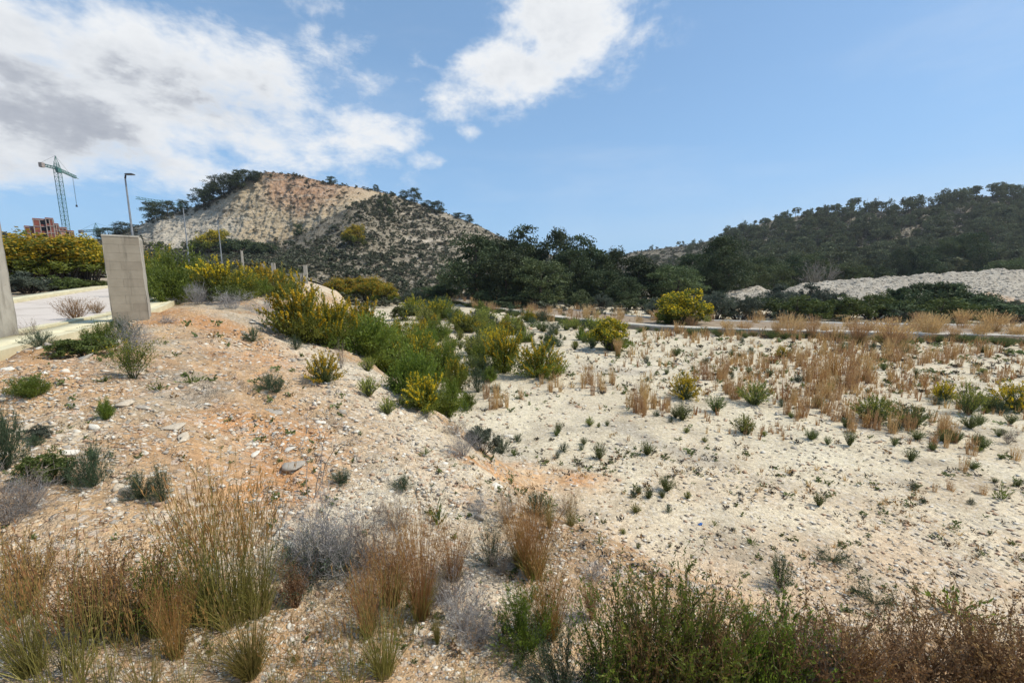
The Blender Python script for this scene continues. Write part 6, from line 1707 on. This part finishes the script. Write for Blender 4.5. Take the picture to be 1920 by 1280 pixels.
# ================================================================== shrubs on the bank
SH = [(250, 710, 632, 76, 'broomG2', 'feathery green shrub with a few yellow tips, below the whole pillar'), (158, 668, 634, 96, 'darkg', 'low dark green shrub under the pavement edge'), (190, 655, 610, 50, 'acacia', 'green shrub at the left foot of the whole pillar'), (250, 655, 598, 80, 'grey', 'grey dry shrub wrapped round the foot of the whole pillar'), (235, 640, 596, 50, 'blue', 'dark blue-green shrub against the foot of the whole pillar'), (142, 602, 560, 50, 'redweed', 'dry reddish weed growing on the road kerb'), (182, 590, 566, 24, 'redweed', 'thin dry weed on the road left of the whole pillar'), (62, 642, 600, 40, 'brown', 'scraggy bush at the right foot of the left pillar'), (75, 652, 620, 40, 'blue', 'small green weed next to the scraggy bush by the left pillar'),
      (56, 745, 708, 56, 'acacia', 'small leafy green shrub between white stones, far left'), (358, 718, 697, 46, 'sprout', 'bright green low weed on the middle of the bank top'), (298, 732, 710, 34, 'sprout', 'little bright weed left of the low bright green one'), (195, 716, 703, 28, 'sprout', 'flat light green weed beneath the feathery shrub'), (505, 728, 698, 50, 'blue', 'greyish green shrub near the orange earth high on the slope'), (520, 735, 712, 40, 'blue', 'grey-green shrub lying down the slope beside the similar one'), (200, 785, 750, 26, 'acacia', 'small upright green weed in the centre left of the bank'), (70, 822, 800, 40, 'olive', 'tiny grey-green shrub beside the rounded boulder'), (68, 835, 815, 26, 'blue', 'small bluish weed under the tiny grey-green shrub'),
      (175, 912, 838, 76, 'blue', 'round dense blue-green shrub on the left bank'), (90, 905, 852, 84, 'darkg', 'dark green shrub left of the round blue-green one'), (125, 905, 866, 40, 'blue', 'small shrub between the two rounded dark ones'), (262, 934, 885, 52, 'blue', 'left one of a pair of small dark green shrubs'), (306, 938, 876, 34, 'blue', 'right one of a pair of small dark green shrubs'), (8, 880, 760, 70, 'blue', 'tall blue-green bush cut by the left edge'), (-8, 840, 780, 40, 'blue', 'second bush cut by the left edge, behind the tall one'), (20, 980, 880, 150, 'brown', 'wide tangle of grey-brown dead twigs at the left edge'), (50, 960, 900, 100, 'grey', 'grey twiggy bush at the left edge in front of the dark shrubs'),
      (604, 1072, 935, 150, 'grey', 'big silver-grey dead bush in the centre foreground'), (650, 1075, 960, 120, 'grey', 'right half of the silver-grey dead thicket'), (585, 1085, 1010, 150, 'darkg2', 'green undergrowth inside the foot of the silver-grey bush'), (690, 1060, 950, 90, 'brown', 'brown twiggy bush right of the silver-grey one'), (745, 990, 925, 80, 'brown', 'dark brown dead bush halfway up behind the rust grasses'), (735, 1080, 1000, 80, 'brown', 'purplish dry bush under the rust grasses'), (555, 1138, 1060, 60, 'redweed', 'dark red dry little bush below the white stone'), (820, 980, 940, 50, 'sprout', 'fresh green weed between dead bushes at mid slope'), (640, 1072, 1030, 60, 'blue', 'blue-green weed under the silver-grey bush'),
      (950, 975, 915, 60, 'brown', 'reddish brown dead bush at the foot of the bank'), (900, 960, 930, 50, 'grey', 'small grey bush left of the reddish brown one'), (920, 1060, 985, 70, 'darkg2', 'dark green weedy bush left of the large rust grass'), (938, 1075, 1010, 60, 'brown', 'brown dry bush behind the large rust grass'), (1010, 965, 925, 60, 'blue', 'green shrub behind the large rust grass'), (1060, 960, 930, 50, 'brown', 'brownish shrub behind the green one near the orange sand'), (1030, 950, 930, 30, 'sprout', 'small green patch above the large rust grass'), (1110, 1080, 1050, 60, 'grey', 'small grey bush at the right foot of the rust grasses'), (865, 1180, 1095, 120, 'grey', 'low grey dead bush on the stony ground right of centre'), (900, 1200, 1130, 80, 'grey', 'second low grey dead bush nearer the camera'), (820, 1130, 1070, 70, 'brown', 'thin brown dead bush right of the rust grasses'), (850, 1120, 1060, 90, 'brown', 'brown twigs behind the low grey dead bush'),
      (870, 855, 800, 70, 'grey', 'grey dead bush in the hollow below the green belt'), (905, 848, 800, 60, 'olive', 'grey-green weed thicket in the hollow below the green belt'), (850, 815, 785, 50, 'brown', 'brown dry growth under the tip of the green belt'), (940, 850, 820, 40, 'blue', 'small bluish weed at the edge of the hollow'), (755, 918, 893, 40, 'blue', 'dark green weed clump on the lower slope'), (640, 905, 880, 36, 'blue', 'small dark weed in the middle of the slope'), (800, 850, 838, 24, 'sprout', 'tiny green weed on the lower slope'),
      (640, 690, 640, 20, 'brown', 'dark little dry bush near the top of the slope'), (475, 640, 615, 30, 'blue', 'little grey-green tuft on the orange crest'), (555, 655, 630, 24, 'blue', 'little tuft beside the pale stone near the big yellow bush'), (310, 605, 590, 40, 'grey', 'small grey dead weed on the orange mound')]
K['broomG2'] = [bush(441, M_acacia, n=30, tilt=(0, .7), arch=.1, nleaf=2600, jit=.05, ln=.05, w=.013, blossom=M_blossom, nb=160, bt=(.85, 1.0), bln=.03, bw=.014, bjit=.01, bsub=.3)]
K['darkg2'] = [bush(442, M_blue, n=50, tilt=(0, 1.3), arch=.1, nleaf=3400, jit=.035, ln=.05, w=.010, subs=4)]
for (px, pb, pt, w, kd, lab) in SH: pplant(kd, 'shrub' if w > 40 else 'weed', px, pb, pt, w, lab, 'shrub' if w > 40 else 'weed', None, parts=w > 40)

# tall bare twig
Kt = twiggy(310, M_twig, 3, (.05, .35), (.9, 1), (4, 3), .0042, spread=.5)
P = G(578, 935)[0]; top = at(625, 760, P[1])
put(Kt, 'bare_twig', (P[0], P[1], P[2]), .75, .75, top[2] - P[2], 2.0, 'tall thin bare twig rising from the slope behind the silver-grey bush', 'bare twig')

# ---- foreground grasses
FG = [(150, 1240, 1060, 120, 'foreS', 'thin bent grass between the two corner grasses'), (60, 1260, 1040, 100, 'fore', 'olive grass behind the leftmost corner grass'), (330, 1230, 1080, 90, 'foreR', 'reddish grass at the left foot of the tallest clump'), (400, 1240, 1100, 90, 'foreS', 'wispy grass in front of the tallest clump'), (690, 1190, 1050, 80, 'foreR', 'rusty wisps behind the olive-based tussock'), (880, 1290, 1200, 80, 'foreS', 'wispy grass at the bottom edge, left of the green feathery shrub'), (1600, 1320, 1190, 90, 'foreR', 'dry rust grass among the rusty weeds of the bottom right corner'), (430, 1165, 885, 190, 'fore', 'tallest thick clump of rust-topped grass in the left foreground'), (375, 1160, 905, 130, 'fore', 'rust-topped grass just left of the tallest clump'), (485, 1150, 900, 130, 'fore', 'rust-topped grass just right of the tallest clump, before the silver-grey bush'), (470, 1262, 1140, 120, 'foreG', 'short dark green grass tussock in front of the tallest clump'), (110, 1290, 985, 170, 'foreS', 'sparse tall grass in the lower left corner, leftmost'), (190, 1300, 1010, 130, 'foreS', 'sparse tall grass second from the left corner'), (275, 1300, 1030, 110, 'foreS', 'thin tall grass between the corner grasses and the tallest clump'), (40, 1210, 1000, 120, 'foreS', 'reddish thin grass at the left edge'),
      (720, 1262, 1060, 120, 'fore', 'olive-based grass tussock in the bottom centre'), (660, 1290, 1070, 120, 'foreS', 'sparse rust-headed grass left of the olive-based tussock'), (600, 1300, 1180, 90, 'foreS', 'short green grass in the bottom centre'), (340, 1300, 1170, 110, 'foreS', 'short green and brown grass below the tallest clump'), (790, 1155, 945, 120, 'foreR', 'rust-orange grass with the highest thin plume right of the silver-grey bush'), (850, 1085, 985, 90, 'foreR', 'short rust-orange tussock halfway down the slope edge'), (735, 1130, 1000, 100, 'foreR', 'rust-orange grass over the purplish dry bush'), (765, 1190, 1050, 90, 'foreS', 'greenish grass tussock below the rust-orange ones'),
      (1000, 1078, 930, 120, 'foreR', 'largest rust-orange grass at the foot of the bank'), (975, 1060, 950, 80, 'foreR', 'rust-orange grass leaning against the largest one'), (1030, 1190, 1060, 120, 'foreR', 'rust-orange grass rising behind the bright green shrub'), (1070, 985, 925, 36, 'fore', 'small green-based grass tuft near the orange sand'), (1030, 990, 940, 24, 'foreG', 'tiny green tuft left of the small green-based one'), (240, 1210, 1050, 110, 'foreS', 'thin grass in front of the reddish weeds on the left'), (560, 1245, 1130, 60, 'foreS', 'thin dry grass right of the dark green tussock'), (820, 1205, 1150, 24, 'foreG', 'tiny green grass tuft on the stony ground right of centre'), (520, 1290, 1190, 80, 'foreS', 'short sparse grass at the bottom edge')]
for (px, pb, pt, w, kd, lab) in FG: pplant(kd, 'grass_tussock', px, pb, pt, w * .92, lab, 'grass tussock', 'tall grasses in the foreground')

FW = [(1200, 1290, 1120, 90, 'redweed', 'reddish stems poking up behind the left of the green thicket'), (1330, 1290, 1125, 110, 'redweed', 'reddish stems poking up behind the middle of the green thicket'), (1440, 1290, 1150, 90, 'redweed', 'reddish stems poking up behind the right of the green thicket'), (1560, 1290, 1190, 90, 'grey', 'grey twigs showing behind the thin reddish weed'), (250, 1180, 1035, 130, 'redweed', 'reddish-brown leafy weed in the left foreground, right one'), (175, 1190, 1040, 120, 'redweed', 'reddish-brown leafy weed in the left foreground, middle one'), (300, 1190, 1050, 100, 'greenweed', 'green and red leafy weed beside the tallest grass clump'), (40, 1150, 1010, 120, 'redweed', 'reddish dry weed at the left edge behind the sparse grass'),
      (985, 1222, 1115, 130, 'feather', 'bright green feathery shrub at the bottom, right of the grey dead bushes'), (1060, 1300, 1190, 170, 'blueF', 'blue-green feathery shrub at the bottom edge'), (1150, 1310, 1140, 130, 'greenweed', 'dark green weed with red stem tips, left end of the bottom thicket'), (1230, 1330, 1110, 150, 'greenweed', 'tall green weed with upright red tips in the bottom thicket'), (1310, 1330, 1100, 160, 'greenweed', 'densest green weed of the bottom thicket, with two high tips'), (1390, 1330, 1150, 150, 'feather', 'bright green feathery weed in the middle of the bottom thicket'), (1470, 1330, 1145, 150, 'greenweed', 'green weed with reddish tops right of the feathery one'),
      (1540, 1330, 1140, 130, 'redweed', 'thin reddish weed with dark spikes right of the green thicket'), (1610, 1330, 1165, 140, 'redweed', 'rusty brown weed in the bottom right thicket, left one'), (1690, 1330, 1165, 150, 'redweed', 'rusty brown weed in the bottom right thicket, second from left'), (1770, 1330, 1160, 150, 'redweed', 'rusty brown weed in the bottom right thicket, third from left'), (1850, 1320, 1150, 160, 'redweed', 'rusty brown weed in the bottom right thicket, tallest near the corner'), (1925, 1310, 1160, 150, 'redweed', 'rusty brown weed at the bottom right corner'), (1500, 1340, 1180, 90, 'grey', 'pale grey dead twigs between the green and the rusty weeds'), (1270, 1340, 1200, 160, 'darkg2', 'dark green base growth of the bottom thicket'), (1420, 1340, 1230, 160, 'darkg2', 'dark green base growth right of the middle of the bottom thicket'), (1110, 1160, 1090, 40, 'redweed', 'small red weed on the plain edge behind the bottom thicket')]
K['blueF'] = [bush(451, M_blue, n=50, tilt=(0, 1.2), arch=.1, nleaf=5000, jit=.025, ln=.05, w=.009, along=.55, subs=6)]
for (px, pb, pt, w, kd, lab) in FW:
    Yk = None
    if pb > 1285:       # rooted just below the frame
        P = G(px, 1275)[0]; Yk = P[1] * .93
    if Yk is None: pplant(kd, 'weed_bush', px, pb, pt, w, lab, 'weed')
    else:
        x = at(px, 1280, Yk)[0]; zb = float(H(x, Yk)); top = at(px, pt, Yk); d = Yk * CP - zb * SP
        wd = w * d / F * 1.1; pr = K[kd][rz_.randrange(len(K[kd]))]
        put(pr, 'weed_bush', (x, Yk, zb - .02), wd, wd, (top[2] - zb) * 1.02, rz_.uniform(0, 6.28), lab, 'weed')
# ------------------------------------------------------------------ air
hm = MB().box(0, 0, -8.5, 3100, 3100, 108)
hz_m, hb, ho = new_mat('haze_air')
pv = hb.n('ShaderNodeVolumePrincipled')
pv.inputs['Color'].default_value = (.86, .92, 1.0, 1)
pv.inputs['Density'].default_value = .00015
pv.inputs['Anisotropy'].default_value = .3
hb.nt.links.new(pv.outputs[0], ho.inputs['Volume'])
tag(hm.build('haze', hz_m), kind='stuff')
for me in list(bpy.data.meshes):
    if me.users == 0: bpy.data.meshes.remove(me)
